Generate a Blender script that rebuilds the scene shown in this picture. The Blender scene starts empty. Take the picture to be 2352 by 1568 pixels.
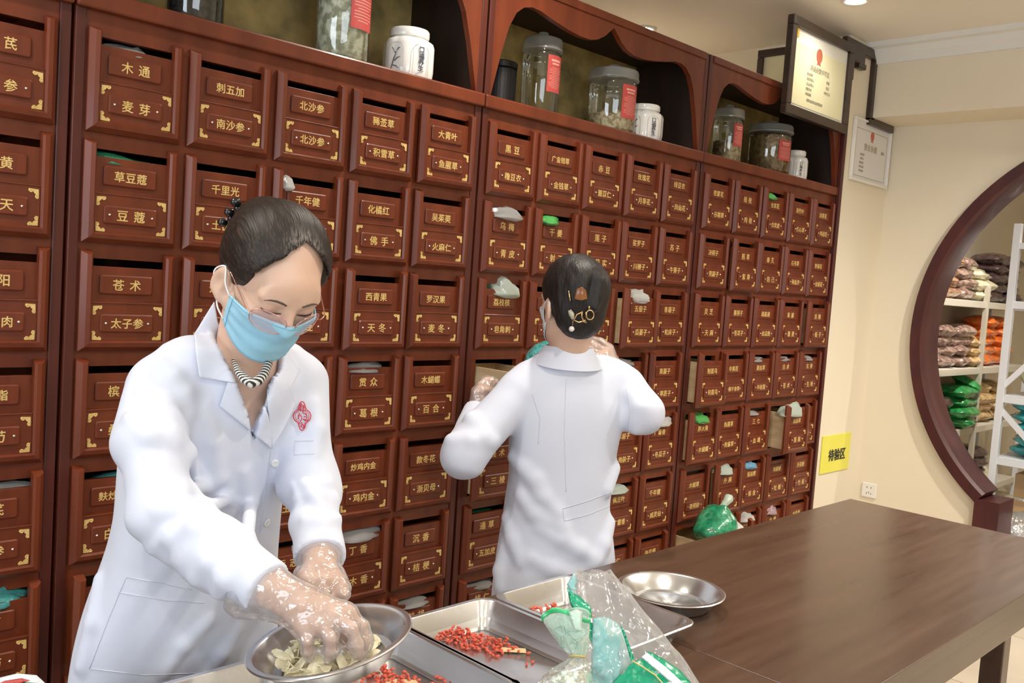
import bpy, bmesh, math, random
import numpy as np
from mathutils import Vector, Matrix
from mathutils.bvhtree import BVHTree
random.seed(7)
rng = np.random.default_rng(11)
SC = bpy.context.scene
COL = SC.collection
PI = math.pi
# ------------------------------------------------------------------ camera
CAM = np.array([-0.79509, -2.28750, 1.52])
RM = np.array([[0.704351816530809, 0.7098490202580985, -0.001699113994726581],
               [-0.706471864610175, 0.7012300767753972, 0.09578039433930688],
               [0.0691810889186636, -0.0662627185088883, 0.9954010393162345]])   # columns: right, forward, up
FPX = 2111.714                                            # focal length in pixels of the 2352x1568 frame
cd = bpy.data.cameras.new('camera')
cd.sensor_fit = 'HORIZONTAL'; cd.sensor_width = 36.0
cd.lens = FPX / 2352 * 36.0
cd.clip_start = 0.05; cd.clip_end = 60
cam = bpy.data.objects.new('camera', cd); COL.objects.link(cam)
mw = Matrix.Identity(4)
for i in range(3):
    mw[i][0] = RM[i][0]; mw[i][1] = RM[i][2]; mw[i][2] = -RM[i][1]; mw[i][3] = CAM[i]
cam.matrix_world = mw
SC.camera = cam
# ------------------------------------------------------------------ colour management, world
SC.view_settings.view_transform = 'Standard'
SC.view_settings.look = 'None'
SC.view_settings.gamma = 1.0
SC.view_settings.use_curve_mapping = False
SC.view_settings.exposure = 0.64
w = bpy.data.worlds.new('world'); SC.world = w; w.use_nodes = True
w.node_tree.nodes['Background'].inputs[0].default_value = (0.75, 0.85, 1.0, 1)
w.node_tree.nodes['Background'].inputs[1].default_value = 0.25
# ------------------------------------------------------------------ daylight through the shop front behind the camera
def area(name, loc, target, sx, sy, power, color):
    l = bpy.data.lights.new(name, 'AREA'); l.shape = 'RECTANGLE'; l.size = sx; l.size_y = sy
    l.energy = power; l.color = color
    o = bpy.data.objects.new(name, l); COL.objects.link(o)
    o.location = loc
    o.rotation_euler = (Vector(target) - Vector(loc)).to_track_quat('-Z', 'Y').to_euler()
    return o
area('window_daylight_front', (-1.6, -5.6, 2.1), (0.3, 0, 1.3), 3.6, 1.4, 50, (0.80, 0.90, 1.0))
area('window_daylight_side', (-4.2, -1.6, 1.8), (0.3, -0.6, 1.2), 2.2, 1.5, 46, (0.78, 0.88, 1.0))
DOWNLIGHTS = [(3.37, -0.262), (1.30, -0.50), (-0.85, -0.55), (0.6, -2.0), (2.6, -2.0), (-1.4, -2.6), (2.4, -3.8), (0.4, -3.8), (3.25, 0.866), (6.0, -0.7), (5.5, -2.2), (3.55, -1.7)]  # the last one is added, out of view, to brighten the right wall
CEIL = 2.93
DL_POWER = 55
# ------------------------------------------------------------------ helpers
def at(x, y, D):
    """The point seen at photo pixel (x, y) at depth D along the camera axis."""
    return CAM + RM @ np.array([(x - 1176) / FPX, 1.0, -(y - 784) / FPX]) * D
def px_dir(x, y):
    return RM @ np.array([(x - 1176) / FPX, 1.0, -(y - 784) / FPX])
def on(axis, v, x, y):
    d = px_dir(x, y); return CAM + d * (v - CAM[axis]) / d[axis]
def link(name, me, m=None, parent=None, smooth=False):
    o = bpy.data.objects.new(name, me); COL.objects.link(o)
    if m is not None and not me.materials: me.materials.append(m)
    if parent is not None: o.parent = parent
    if smooth:
        me.polygons.foreach_set('use_smooth', [True] * len(me.polygons)); me.update()
    return o
def from_data(name, v, f, m, parent=None, smooth=False):
    me = bpy.data.meshes.new(name)
    me.from_pydata([tuple(map(float, q)) for q in v], [], [tuple(map(int, q)) for q in f]); me.update()
    return link(name, me, m, parent, smooth)
def empty(name, loc=(0, 0, 0), rz=0.0):
    o = bpy.data.objects.new(name, None); COL.objects.link(o)
    o.location = loc; o.rotation_euler = (0, 0, rz); o.empty_display_size = 0.05
    return o
def tag(o, label, cat, group=None):
    o['label'] = label; o['category'] = cat
    if group: o['group'] = group
    return o
def struct(o):
    o['kind'] = 'structure'; return o
def spline(pts, k=5):
    """a smooth run through the given points"""
    P = [np.array(p, float) for p in pts]; P = [2 * P[0] - P[1]] + P + [2 * P[-1] - P[-2]]; out = []
    for i in range(1, len(P) - 2):
        for j in range(k):
            t = j / k; a, b, c, d = P[i - 1:i + 3]
            out.append(0.5 * (2 * b + (c - a) * t + (2 * a - 5 * b + 4 * c - d) * t * t + (3 * b - a - 3 * c + d) * t ** 3))
    return out + [P[-2]]
class MB:
    """collects shapes of one part and links them as one mesh object"""
    def __init__(s): s.v = []; s.f = []
    def add(s, v, f):
        n = len(s.v); s.v += [tuple(map(float, q)) for q in v]; s.f += [tuple(i + n for i in q) for q in f]; return s
    def box(s, x0, x1, y0, y1, z0, z1, b=0.0):
        if b > 0:
            bm = bmesh.new(); bmesh.ops.create_cube(bm, size=1)
            for q in bm.verts: q.co = ((x0 + x1) / 2 + q.co.x * (x1 - x0), (y0 + y1) / 2 + q.co.y * (y1 - y0), (z0 + z1) / 2 + q.co.z * (z1 - z0))
            bmesh.ops.bevel(bm, geom=bm.edges[:], offset=b, segments=2, affect='EDGES', profile=0.5)
            bm.verts.index_update()
            s.add([q.co[:] for q in bm.verts], [[q.index for q in fc.verts] for fc in bm.faces]); bm.free(); return s
        v = [(x, y, z) for x in (x0, x1) for y in (y0, y1) for z in (z0, z1)]
        return s.add(v, [(0, 1, 3, 2), (4, 6, 7, 5), (0, 4, 5, 1), (2, 3, 7, 6), (0, 2, 6, 4), (1, 5, 7, 3)])
    def beam(s, a, b, wd, ht, up=(0, 0, 1)):
        a = np.array(a, float); b = np.array(b, float); d = b - a; d /= np.linalg.norm(d)
        u = np.array(up, float); r = np.cross(d, u); r /= np.linalg.norm(r); u = np.cross(r, d)
        v = []
        for p in (a, b):
            for q in ((-1, -1), (1, -1), (1, 1), (-1, 1)): v.append(p + r * q[0] * wd / 2 + u * q[1] * ht / 2)
        return s.add(v, [(3, 2, 1, 0), (4, 5, 6, 7), (0, 1, 5, 4), (1, 2, 6, 5), (2, 3, 7, 6), (3, 0, 4, 7)])
    def tube(s, pts, r, n=8, closed=False, caps=True):
        pts = [np.array(p, float) for p in pts]; L = len(pts)
        rr = r if hasattr(r, '__len__') else [r] * L
        v = []; prev = None
        for i, p in enumerate(pts):
            if closed: d = pts[(i + 1) % L] - pts[i - 1]
            else: d = pts[min(i + 1, L - 1)] - pts[max(i - 1, 0)]
            d = d / (np.linalg.norm(d) + 1e-12)
            if prev is None:
                u = np.array((0, 0, 1.0)) if abs(d[2]) < 0.9 else np.array((1.0, 0, 0))
            else: u = prev
            u = u - d * (u @ d); u /= np.linalg.norm(u) + 1e-12; prev = u; q = np.cross(d, u)
            for k in range(n):
                t = 2 * PI * k / n; v.append(p + (u * math.cos(t) + q * math.sin(t)) * rr[i])
        f = []
        for i in range(L if closed else L - 1):
            j = (i + 1) % L
            for k in range(n): f.append((i * n + k, i * n + (k + 1) % n, j * n + (k + 1) % n, j * n + k))
        if caps and not closed:
            f.append(tuple(range(n - 1, -1, -1))); f.append(tuple((L - 1) * n + k for k in range(n)))
        return s.add(v, f)
    def lathe(s, prof, n=32, c=(0, 0, 0), squash=None):
        v = []; f = []
        for (r, z) in prof:
            for k in range(n):
                t = 2 * PI * k / n
                rr = r * (squash(t) if squash else 1)
                v.append((c[0] + rr * math.cos(t), c[1] + rr * math.sin(t), c[2] + z))
        for i in range(len(prof) - 1):
            for k in range(n): f.append((i * n + k, i * n + (k + 1) % n, (i + 1) * n + (k + 1) % n, (i + 1) * n + k))
        if prof[0][0] > 1e-6: f.append(tuple(range(n - 1, -1, -1)))
        if prof[-1][0] > 1e-6: f.append(tuple((len(prof) - 1) * n + k for k in range(n)))
        return s.add(v, f)
    def sphere(s, c, r, n=12, m=8):
        r = r if hasattr(r, '__len__') else (r, r, r)
        prof = [(math.sin(PI * i / m), -math.cos(PI * i / m)) for i in range(m + 1)]
        v = []; f = []
        for (a, z) in prof:
            for k in range(n):
                t = 2 * PI * k / n; v.append((c[0] + r[0] * a * math.cos(t), c[1] + r[1] * a * math.sin(t), c[2] + r[2] * z))
        for i in range(m):
            for k in range(n): f.append((i * n + k, i * n + (k + 1) % n, (i + 1) * n + (k + 1) % n, (i + 1) * n + k))
        return s.add(v, f)
    def prism(s, poly, h0, h1, plane='xz'):
        """a closed outline pushed from h0 to h1 along the third axis"""
        n = len(poly)
        def P(a, b, h): return (a, h, b) if plane == 'xz' else ((a, b, h) if plane == 'xy' else (h, a, b))
        v = [P(a, b, h0) for a, b in poly] + [P(a, b, h1) for a, b in poly]
        f = [tuple(range(n)), tuple(range(2 * n - 1, n - 1, -1))] + [(i, n + i, n + (i + 1) % n, (i + 1) % n) for i in range(n)]
        return s.add(v, f)
    def xf(s, M):
        M = Matrix(M); s.v = [tuple(M @ Vector(q)) for q in s.v]; return s
    def mesh(s, name, m=None):
        me = bpy.data.meshes.new(name); me.from_pydata(s.v, [], s.f)
        bm = bmesh.new(); bm.from_mesh(me); bmesh.ops.remove_doubles(bm, verts=bm.verts, dist=1e-6)
        bmesh.ops.recalc_face_normals(bm, faces=bm.faces); bm.to_mesh(me); bm.free()
        if m is not None: me.materials.append(m)
        return me
    def build(s, name, m, parent=None, smooth=False, auto=None, loc=None):
        me = s.mesh(name, m)
        o = link(name, me, None, parent, smooth)
        if auto is not None: shade_auto(me, auto)
        if loc is not None: o.location = loc
        return o
def shade_auto(me, ang=0.6):
    bm = bmesh.new(); bm.from_mesh(me)
    for fc in bm.faces: fc.smooth = True
    for e in bm.edges:
        e.smooth = not (len(e.link_faces) == 2 and e.calc_face_angle(0) > ang)
    bm.to_mesh(me); bm.free()
def rrect(w, h, r, n=4):
    out = []
    for cx, cy, a0 in ((w / 2 - r, h / 2 - r, 0), (-w / 2 + r, h / 2 - r, PI / 2), (-w / 2 + r, -h / 2 + r, PI), (w / 2 - r, -h / 2 + r, 1.5 * PI)):
        for k in range(n + 1):
            t = a0 + PI / 2 * k / n; out.append((cx + r * math.cos(t), cy + r * math.sin(t)))
    return out
# ------------------------------------------------------------------ materials
class NT:
    def __init__(s, name):
        s.m = bpy.data.materials.new(name); s.m.use_nodes = True; s.t = s.m.node_tree; s.t.nodes.clear()
        s.out = s.t.nodes.new('ShaderNodeOutputMaterial')
    def n(s, typ, **kw):
        q = s.t.nodes.new(typ)
        for k, v in kw.items():
            if k in q.inputs: q.inputs[k].default_value = v
            else: setattr(q, k, v)
        return q
    def l(s, a, b): s.t.links.new(a, b)
def noise_chain(t, scale, detail, stretch=None, coord='Object'):
    tc = t.n('ShaderNodeTexCoord'); mp = t.n('ShaderNodeMapping')
    if stretch: mp.inputs['Scale'].default_value = stretch
    t.l(tc.outputs[coord], mp.inputs[0])
    nz = t.n('ShaderNodeTexNoise'); nz.inputs['Scale'].default_value = scale; nz.inputs['Detail'].default_value = detail
    t.l(mp.outputs[0], nz.inputs['Vector']); return nz
def ramp(t, src, stops):
    r = t.n('ShaderNodeValToRGB'); el = r.color_ramp.elements
    while len(el) < len(stops): el.new(0.5)
    for e, (p, c) in zip(el, stops): e.position = p; e.color = (*c, 1) if len(c) == 3 else c
    t.l(src, r.inputs[0]); return r
def mat(name, c1, c2=None, rough=0.5, scale=8.0, stretch=None, metal=0.0, bump=0.0, bscale=None, coat=0.0, sss=0.0, spec=0.5, detail=4.0, lo=0.35, hi=0.65, sheen=0.0, coord='Object', rough2=None, trans=0.0):
    t = NT(name); p = t.n('ShaderNodeBsdfPrincipled')
    p.inputs['Roughness'].default_value = rough; p.inputs['Metallic'].default_value = metal
    p.inputs['Coat Weight'].default_value = coat; p.inputs['Coat Roughness'].default_value = 0.12
    p.inputs['Specular IOR Level'].default_value = spec; p.inputs['Sheen Weight'].default_value = sheen
    if sss: p.inputs['Subsurface Weight'].default_value = sss; p.inputs['Subsurface Radius'].default_value = (0.012, 0.005, 0.003); p.inputs['Subsurface Scale'].default_value = 1.0
    if trans: p.inputs['Transmission Weight'].default_value = trans
    nz = noise_chain(t, scale, detail, stretch, coord)
    r = ramp(t, nz.outputs['Fac'], [(lo, c1), (hi, c2 or c1)])
    t.l(r.outputs[0], p.inputs['Base Color'])
    if rough2 is not None:
        mr = t.n('ShaderNodeMapRange'); mr.inputs[1].default_value = 0.3; mr.inputs[2].default_value = 0.7; mr.inputs[3].default_value = rough; mr.inputs[4].default_value = rough2
        t.l(nz.outputs['Fac'], mr.inputs[0]); t.l(mr.outputs[0], p.inputs['Roughness'])
    if bump:
        nb = noise_chain(t, bscale or scale * 4, 6.0, stretch, coord)
        b = t.n('ShaderNodeBump'); b.inputs['Strength'].default_value = bump; b.inputs['Distance'].default_value = 0.004
        t.l(nb.outputs['Fac'], b.inputs['Height']); t.l(b.outputs[0], p.inputs['Normal'])
    t.l(p.outputs[0], t.out.inputs[0]); return t.m
def film(name, tint, alpha, rough=0.08, white=0.0, scale=30.0, bump=0.4, gloss=1.0):
    """thin clear plastic or glass: a see-through sheet with a sheen and crinkles"""
    t = NT(name); tr = t.n('ShaderNodeBsdfTransparent'); tr.inputs[0].default_value = (*tint, 1)
    gl = t.n('ShaderNodeBsdfGlossy'); gl.inputs['Roughness'].default_value = rough; gl.inputs[0].default_value = (gloss, gloss, gloss, 1)
    nz = noise_chain(t, scale, 3.0)
    bp = t.n('ShaderNodeBump'); bp.inputs['Strength'].default_value = bump; bp.inputs['Distance'].default_value = 0.01
    t.l(nz.outputs['Fac'], bp.inputs['Height']); t.l(bp.outputs[0], gl.inputs['Normal'])
    lw = t.n('ShaderNodeLayerWeight'); lw.inputs[0].default_value = 0.35; t.l(bp.outputs[0], lw.inputs['Normal'])
    ad = t.n('ShaderNodeMath', operation='MULTIPLY_ADD'); ad.inputs[1].default_value = 0.75; ad.inputs[2].default_value = alpha
    ad.use_clamp = True
    t.l(lw.outputs['Fresnel'], ad.inputs[0])
    mx = t.n('ShaderNodeMixShader'); t.l(ad.outputs[0], mx.inputs[0]); t.l(tr.outputs[0], mx.inputs[1]); t.l(gl.outputs[0], mx.inputs[2])
    last = mx
    if white > 0:
        df = t.n('ShaderNodeBsdfTranslucent'); df.inputs[0].default_value = (*[0.5 + 0.5 * q for q in tint], 1)
        d2 = t.n('ShaderNodeBsdfDiffuse'); d2.inputs[0].default_value = (*[0.4 + 0.6 * q for q in tint], 1)
        md = t.n('ShaderNodeMixShader'); md.inputs[0].default_value = 0.5; t.l(df.outputs[0], md.inputs[1]); t.l(d2.outputs[0], md.inputs[2])
        m2 = t.n('ShaderNodeMixShader'); m2.inputs[0].default_value = white
        t.l(mx.outputs[0], m2.inputs[1]); t.l(md.outputs[0], m2.inputs[2]); last = m2
    t.l(last.outputs[0], t.out.inputs[0]); return t.m
def emit(name, col, s):
    t = NT(name); e = t.n('ShaderNodeEmission'); e.inputs[0].default_value = (*col, 1); e.inputs[1].default_value = s
    t.l(e.outputs[0], t.out.inputs[0]); return t.m
def srgb(r, g, b):
    f = lambda c: ((c / 255 + 0.055) / 1.055) ** 2.4 if c > 10 else c / 255 / 12.92
    return (f(r), f(g), f(b))
M = {}
M['wood'] = mat('red_lacquered_wood', (0.118, 0.0225, 0.0075), (0.170, 0.035, 0.0110), rough=0.40, scale=5, stretch=(3, 3, 0.6), coat=0.10, spec=0.38, bump=0.05, bscale=60)
M['wood_dark'] = mat('dark_red_lacquered_wood', (0.064, 0.0125, 0.009), (0.092, 0.018, 0.011), rough=0.40, scale=5, stretch=(3, 3, 0.5), coat=0.10, spec=0.4, bump=0.05, bscale=60)
M['niche'] = mat('black_brown_niche_shade', (0.020, 0.010, 0.007), (0.034, 0.016, 0.010), rough=0.6, scale=4, stretch=(3, 3, 0.6))
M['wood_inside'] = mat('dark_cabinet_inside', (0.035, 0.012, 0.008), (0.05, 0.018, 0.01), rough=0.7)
M['pale_wood'] = mat('raw_pale_wood', (0.52, 0.36, 0.19), (0.66, 0.50, 0.30), rough=0.7, scale=6, stretch=(1, 1, 5), bump=0.1)
M['gold'] = mat('gold_lettering', (0.66, 0.45, 0.14), (0.78, 0.57, 0.23), rough=0.42, metal=0.15, scale=60)
M['stud'] = mat('bright_stud', (0.85, 0.84, 0.80), rough=0.22, metal=1.0)
M['gold_paper'] = mat('gold_wallpaper', (0.20, 0.165, 0.07), (0.66, 0.50, 0.19), rough=0.55, scale=9, detail=8, metal=0.15, lo=0.3, hi=0.7)
M['wall'] = mat('cream_wall_paint', (0.80, 0.72, 0.57), (0.82, 0.745, 0.60), rough=0.85, scale=1.2, bump=0.02, bscale=80)
M['ceil'] = mat('ceiling_paint', (0.84, 0.79, 0.71), (0.86, 0.81, 0.73), rough=0.9, scale=1.0)
M['cornice'] = mat('white_plaster', (0.78, 0.78, 0.76), rough=0.8)
M['gate'] = mat('dark_maroon_gate_wood', (0.050, 0.010, 0.011), (0.075, 0.016, 0.015), rough=0.42, scale=4, stretch=(3, 3, 1), coat=0.12)
M['frame'] = mat('black_brown_frame', (0.030, 0.018, 0.012), (0.055, 0.032, 0.02), rough=0.35, coat=0.2)
M['table'] = mat('dark_walnut_tabletop', (0.062, 0.034, 0.022), (0.100, 0.056, 0.036), rough=0.27, scale=3.0, stretch=(0.8, 9, 9), detail=8, bump=0.03, bscale=25, rough2=0.33, lo=0.25, hi=0.75, coat=0.15)
M['steel'] = mat('stainless_steel', (0.66, 0.665, 0.67), (0.74, 0.745, 0.75), rough=0.20, metal=0.95, scale=5, rough2=0.30)
M['steel_dull'] = mat('scuffed_steel', (0.56, 0.56, 0.56), (0.64, 0.64, 0.63), rough=0.34, metal=0.95, scale=6, rough2=0.42)
M['white_metal'] = mat('white_painted_steel', (0.72, 0.74, 0.78), rough=0.4)
M['ceramic'] = mat('white_porcelain', (0.86, 0.85, 0.82), rough=0.12, coat=0.5)
M['ink'] = mat('black_ink', (0.02, 0.02, 0.025), rough=0.6)
M['ink_grey'] = mat('grey_print', (0.44, 0.41, 0.30), rough=0.7)
M['red_paper'] = mat('red_label_paper', (0.50, 0.065, 0.06), (0.56, 0.085, 0.075), rough=0.5)
M['pink_print'] = mat('pale_label_print', (0.74, 0.36, 0.30), rough=0.6)
M['glass'] = film('jar_glass', (0.90, 0.94, 0.92), 0.05, rough=0.03, bump=0.15, scale=12)
M['glass_lid'] = film('jar_lid_glass', (0.86, 0.88, 0.85), 0.10, rough=0.08, white=0.30, bump=0.3, scale=25)
M['paper'] = mat('certificate_paper', (0.84, 0.80, 0.52), (0.88, 0.84, 0.58), rough=0.6, scale=3)
M['paper_edge'] = mat('certificate_border', (0.88, 0.87, 0.80), rough=0.6)
M['white_paper'] = mat('white_certificate_paper', (0.76, 0.75, 0.74), (0.80, 0.79, 0.78), rough=0.55, scale=3)
M['yellow'] = mat('yellow_sign_card', (0.80, 0.76, 0.10), (0.83, 0.79, 0.13), rough=0.5)
M['orange_tab'] = mat('orange_sticker', (0.82, 0.52, 0.03), rough=0.5)
M['seal'] = mat('red_seal_print', (0.52, 0.15, 0.09), rough=0.6)
M['plastic_white'] = mat('white_plastic', (0.82, 0.81, 0.78), rough=0.35)
M['tile'] = None
t = NT('beige_floor_tile'); p = t.n('ShaderNodeBsdfPrincipled'); p.inputs['Roughness'].default_value = 0.22
tc = t.n('ShaderNodeTexCoord'); br = t.n('ShaderNodeTexBrick'); br.offset = 0.0
br.inputs['Scale'].default_value = 1.0; br.inputs['Brick Width'].default_value = 0.8; br.inputs['Row Height'].default_value = 0.8; br.inputs['Mortar Size'].default_value = 0.003
br.inputs['Color1'].default_value = (0.60, 0.52, 0.41, 1); br.inputs['Color2'].default_value = (0.63, 0.55, 0.44, 1); br.inputs['Mortar'].default_value = (0.30, 0.25, 0.19, 1)
t.l(tc.outputs['Object'], br.inputs['Vector'])
nz = noise_chain(t, 2.5, 8)
mx = t.n('ShaderNodeMixRGB'); mx.blend_type = 'MULTIPLY'; mx.inputs[0].default_value = 0.3
t.l(br.outputs[0], mx.inputs[1]); t.l(nz.outputs['Fac'], mx.inputs[2]); t.l(mx.outputs[0], p.inputs['Base Color']); t.l(p.outputs[0], t.out.inputs[0])
M['tile'] = t.m
# ------------------------------------------------------------------ lettering: gather all text first, turn it to meshes in one go
TEXTS = {}
def text_mesh(s, size=1.0, bold=0.0, depth=0.001, align='CENTER', space=1.0):
    key = (s, round(size, 4), round(bold, 4), depth, align, space)
    if key not in TEXTS:
        cu = bpy.data.curves.new('t', 'FONT'); cu.body = s; cu.size = 1.0; cu.extrude = depth / size; cu.offset = 0
        cu.align_x = align; cu.align_y = 'CENTER'; cu.resolution_u = 2; cu.space_character = space
        o = bpy.data.objects.new('t', cu); COL.objects.link(o)
        bpy.context.view_layer.update()
        dg = bpy.context.evaluated_depsgraph_get()
        me = bpy.data.meshes.new_from_object(o.evaluated_get(dg)); me.name = 'lettering'
        bpy.data.objects.remove(o); bpy.data.curves.remove(cu)
        # centre on what is actually drawn, stand it up facing -Y
        n = len(me.vertices)
        co = np.empty(n * 3); me.vertices.foreach_get('co', co); co = co.reshape(-1, 3) * size
        if n:
            co[:, 0] -= (co[:, 0].min() + co[:, 0].max()) / 2; co[:, 1] -= (co[:, 1].min() + co[:, 1].max()) / 2
            co = np.stack([co[:, 0], -co[:, 2], co[:, 1]], 1)
            me.vertices.foreach_set('co', co.ravel()); me.update()
        if bold > 0 and n:                       # thicken the strokes: the same glyphs again, a hair's breadth aside
            fs = [tuple(p.vertices) for p in me.polygons]; vv = []; ff = []
            for i, (a, b) in enumerate(((0, 0), (bold, 0), (-bold, 0), (0, bold), (0, -bold))):
                vv += (co + np.array((a, -2e-5 * i, b))).tolist(); ff += [tuple(q + i * n for q in f_) for f_ in fs]
            bpy.data.meshes.remove(me); me = bpy.data.meshes.new('lettering'); me.from_pydata(vv, [], ff); me.update()
        me.materials.clear()
        TEXTS[key] = me
    return TEXTS[key]
def text_obj(name, s, size, m, parent, loc, bold=0.0, depth=0.0006, space=1.0, rot=None):
    me = text_mesh(s, size, bold, depth, 'CENTER', space).copy()
    me.materials.append(m)
    o = bpy.data.objects.new(name, me); COL.objects.link(o); o.parent = parent; o.location = loc
    if rot: o.rotation_euler = rot
    return o
# ================================================================== the room
XW = 4.5            # right wall plane
struct(MB().box(-5.0, 10.0, -6.0, 1.3, -0.1, 0.0).build('floor', M['tile']))
struct(MB().box(-5.0, 10.0, -6.0, 1.3, CEIL, CEIL + 0.1).build('ceiling', M['ceil']))
struct(MB().box(-5.0, 10.0, 1.2, 1.3, 0, CEIL).build('wall_back', M['wall']))
struct(MB().box(3.902, XW, 0.0, 1.2, 0, CEIL).build('wall_pilaster', M['wall']))
struct(MB().box(-5.1, -5.0, -6.0, 1.3, 0, CEIL).build('wall_left', M['wall']))
struct(MB().box(-5.0, 10.0, -6.1, -6.0, 0, CEIL).build('wall_front', M['wall']))
# right wall with the moon gate opening
GY, GZ, GR, GP = -1.364, 1.387, 1.125, 0.70
def gate_lower(dy, R):
    return GZ - math.sqrt(max(R * R - dy * dy, 0)) if abs(dy) > GP else 0.0
mb = MB(); Ro = GR - 0.03
ys = sorted(set([GY - Ro + 2 * Ro * i / 64 for i in range(65)] + [GY - GP, GY + GP]))
for xx in (XW, XW + 0.14):
    for a, b in zip(ys[:-1], ys[1:]):
        za, zb = GZ + math.sqrt(max(Ro ** 2 - (a - GY) ** 2, 0)), GZ + math.sqrt(max(Ro ** 2 - (b - GY) ** 2, 0))
        mb.add([(xx, a, za), (xx, b, zb), (xx, b, CEIL), (xx, a, CEIL)], [(0, 1, 2, 3)])
        if (a + b) / 2 - GY > GP or (a + b) / 2 - GY < -GP:
            la, lb = GZ - math.sqrt(max(Ro ** 2 - (a - GY) ** 2, 0)), GZ - math.sqrt(max(Ro ** 2 - (b - GY) ** 2, 0))
            mb.add([(xx, a, 0), (xx, b, 0), (xx, b, lb), (xx, a, la)], [(0, 1, 2, 3)])
    for a, b in ((-6.0, GY - Ro), (GY + Ro, 1.2)):
        mb.add([(xx, a, 0), (xx, b, 0), (xx, b, CEIL), (xx, a, CEIL)], [(0, 1, 2, 3)])
struct(mb.build('wall_right', M['wall']))
# the wooden rim of the gate: a box section swept round the arc and down both feet
path = []
a0 = math.acos(-math.sqrt(1 - (GP / GR) ** 2))     # angle from the top where the circle meets the feet
for i in range(97):
    t = -a0 + 2 * a0 * i / 96
    path.append((GY + GR * math.sin(t), GZ + GR * math.cos(t), math.sin(t), math.cos(t)))
sec = [(-0.06, 0.0), (-0.045, 0.0), (-0.04, 0.02), (-0.04, 0.055), (0.0, 0.055), (0.14, 0.055), (0.20, 0.055), (0.20, 0.0)]
sec = [(-0.045, 0.0), (-0.045, 0.055), (-0.03, 0.07), (0.0, 0.075), (0.17, 0.075), (0.185, 0.055), (0.185, 0.0)]
v = []; f = []
for (y, z, ny, nz_) in path:
    for (dx, dr) in sec: v.append((XW + dx, y - ny * dr, z - nz_ * dr))
ns = len(sec)
for i in range(len(path) - 1):
    for k in range(ns): f.append((i * ns + k, i * ns + (k + 1) % ns, (i + 1) * ns + (k + 1) % ns, (i + 1) * ns + k))
f.append(tuple(range(ns))); f.append(tuple((len(path) - 1) * ns + k for k in range(ns)))
mb = MB().add(v, f)
zf = GZ - math.sqrt(GR ** 2 - GP ** 2)
for sy in (1, -1):
    y0, y1 = GY + sy * GP, GY + sy * (GP - 0.125)
    mb.box(XW - 0.05, XW + 0.19, min(y0, y1), max(y0, y1), 0, zf + 0.02)
go = struct(mb.build('trim_1', M['gate'])); shade_auto(go.data, 0.5)
# soffit beam over the gate, with its plaster cornice
struct(MB().box(4.18, XW, -6.0, 0.0, 2.545, CEIL).build('wall_soffit', M['wall']))
prof = [(4.18, 2.83), (4.165, 2.83), (4.16, 2.85), (4.14, 2.87), (4.12, 2.90), (4.085, 2.905), (4.08, CEIL), (4.18, CEIL)]
struct(MB().add([(a, y, b) for y in (-6.0, 0.0) for a, b in prof],
   [(i, (i + 1) % 8, 8 + (i + 1) % 8, 8 + i) for i in range(8)] + [tuple(range(8)), tuple(range(15, 7, -1))]).build('trim_2', M['cornice']))
# dark moulding that follows the profile of the soffit on the pilaster
mb = MB()
mb.box(3.80, 4.20, -0.03, 0.0, 2.85, 2.90, 0.004); mb.box(4.155, 4.205, -0.03, 0.0, 2.53, 2.88, 0.004); mb.box(4.155, 4.47, -0.03, 0.0, 2.505, 2.545, 0.004)
mb.box(3.82, 4.02, -0.035, 0.0, 2.79, 2.852, 0.006); mb.box(3.82, 3.90, -0.035, 0.0, 2.69, 2.80, 0.006); mb.box(3.96, 4.04, -0.035, 0.0, 2.77, 2.80, 0.006)
struct(mb.build('trim_3', M['frame']))
struct(MB().box(XW - 0.015, XW, -0.55, 0.0, 0, 0.10).build('baseboard_right', M['gate']))
# storage room behind the gate
struct(MB().box(XW + 0.14, 10.0, 0.42, 0.5, 0, CEIL).build('wall_storage', M['wall']))
struct(MB().box(9.0, 9.1, -6.0, 0.42, 0, CEIL).build('wall_storage_end', M['wall']))
# ------------------------------------------------------------------ ceiling lamps
bulb = emit('lamp_glow', (1.0, 0.90, 0.74), 14.0)
where = {0: 'lit round ceiling downlight above the framed certificate', 8: 'lit ceiling downlight glinting over the top edge of the cabinets',
         1: 'ceiling downlight in front of the second cabinet', 2: 'ceiling downlight in front of the leftmost cabinet', 3: 'ceiling downlight over the trays on the table',
         4: 'ceiling downlight over the bare right table', 5: 'ceiling downlight above the photographer', 6: 'ceiling downlight by the shop front, right one', 7: 'ceiling downlight by the shop front, left one',
         9: 'ceiling downlight in the storeroom over the rear rack', 10: 'ceiling downlight in the storeroom behind the gate', 11: 'added unseen ceiling downlight brightening the moon gate wall'}
for i, (x, y) in enumerate(DOWNLIGHTS):
    r = empty('ceiling_downlight', (x, y, CEIL))
    tag(r, where[i], 'lamp', 'ceiling downlights')
    MB().lathe([(0.045, 0.0), (0.062, 0.0), (0.064, -0.006), (0.058, -0.010), (0.046, -0.008), (0.045, 0.0)], 28).build('trim_ring', M['plastic_white'], r, smooth=True)
    MB().lathe([(0.0, -0.004), (0.044, -0.005), (0.044, -0.001)], 24).build('bulb_lens', bulb, r)
    l = bpy.data.lights.new('downlight', 'SPOT'); l.energy = DL_POWER * {0: 0.15, 8: 0.8, 9: 2.6, 10: 2.4, 11: 3.0, 4: 1.5}.get(i, 1); l.color = (1.0, 0.915, 0.80); l.spot_size = 2.6; l.spot_blend = 0.9; l.shadow_soft_size = 0.05
    lo = bpy.data.objects.new('downlight', l); COL.objects.link(lo); lo.location = (x, y, CEIL - 0.02)
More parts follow.
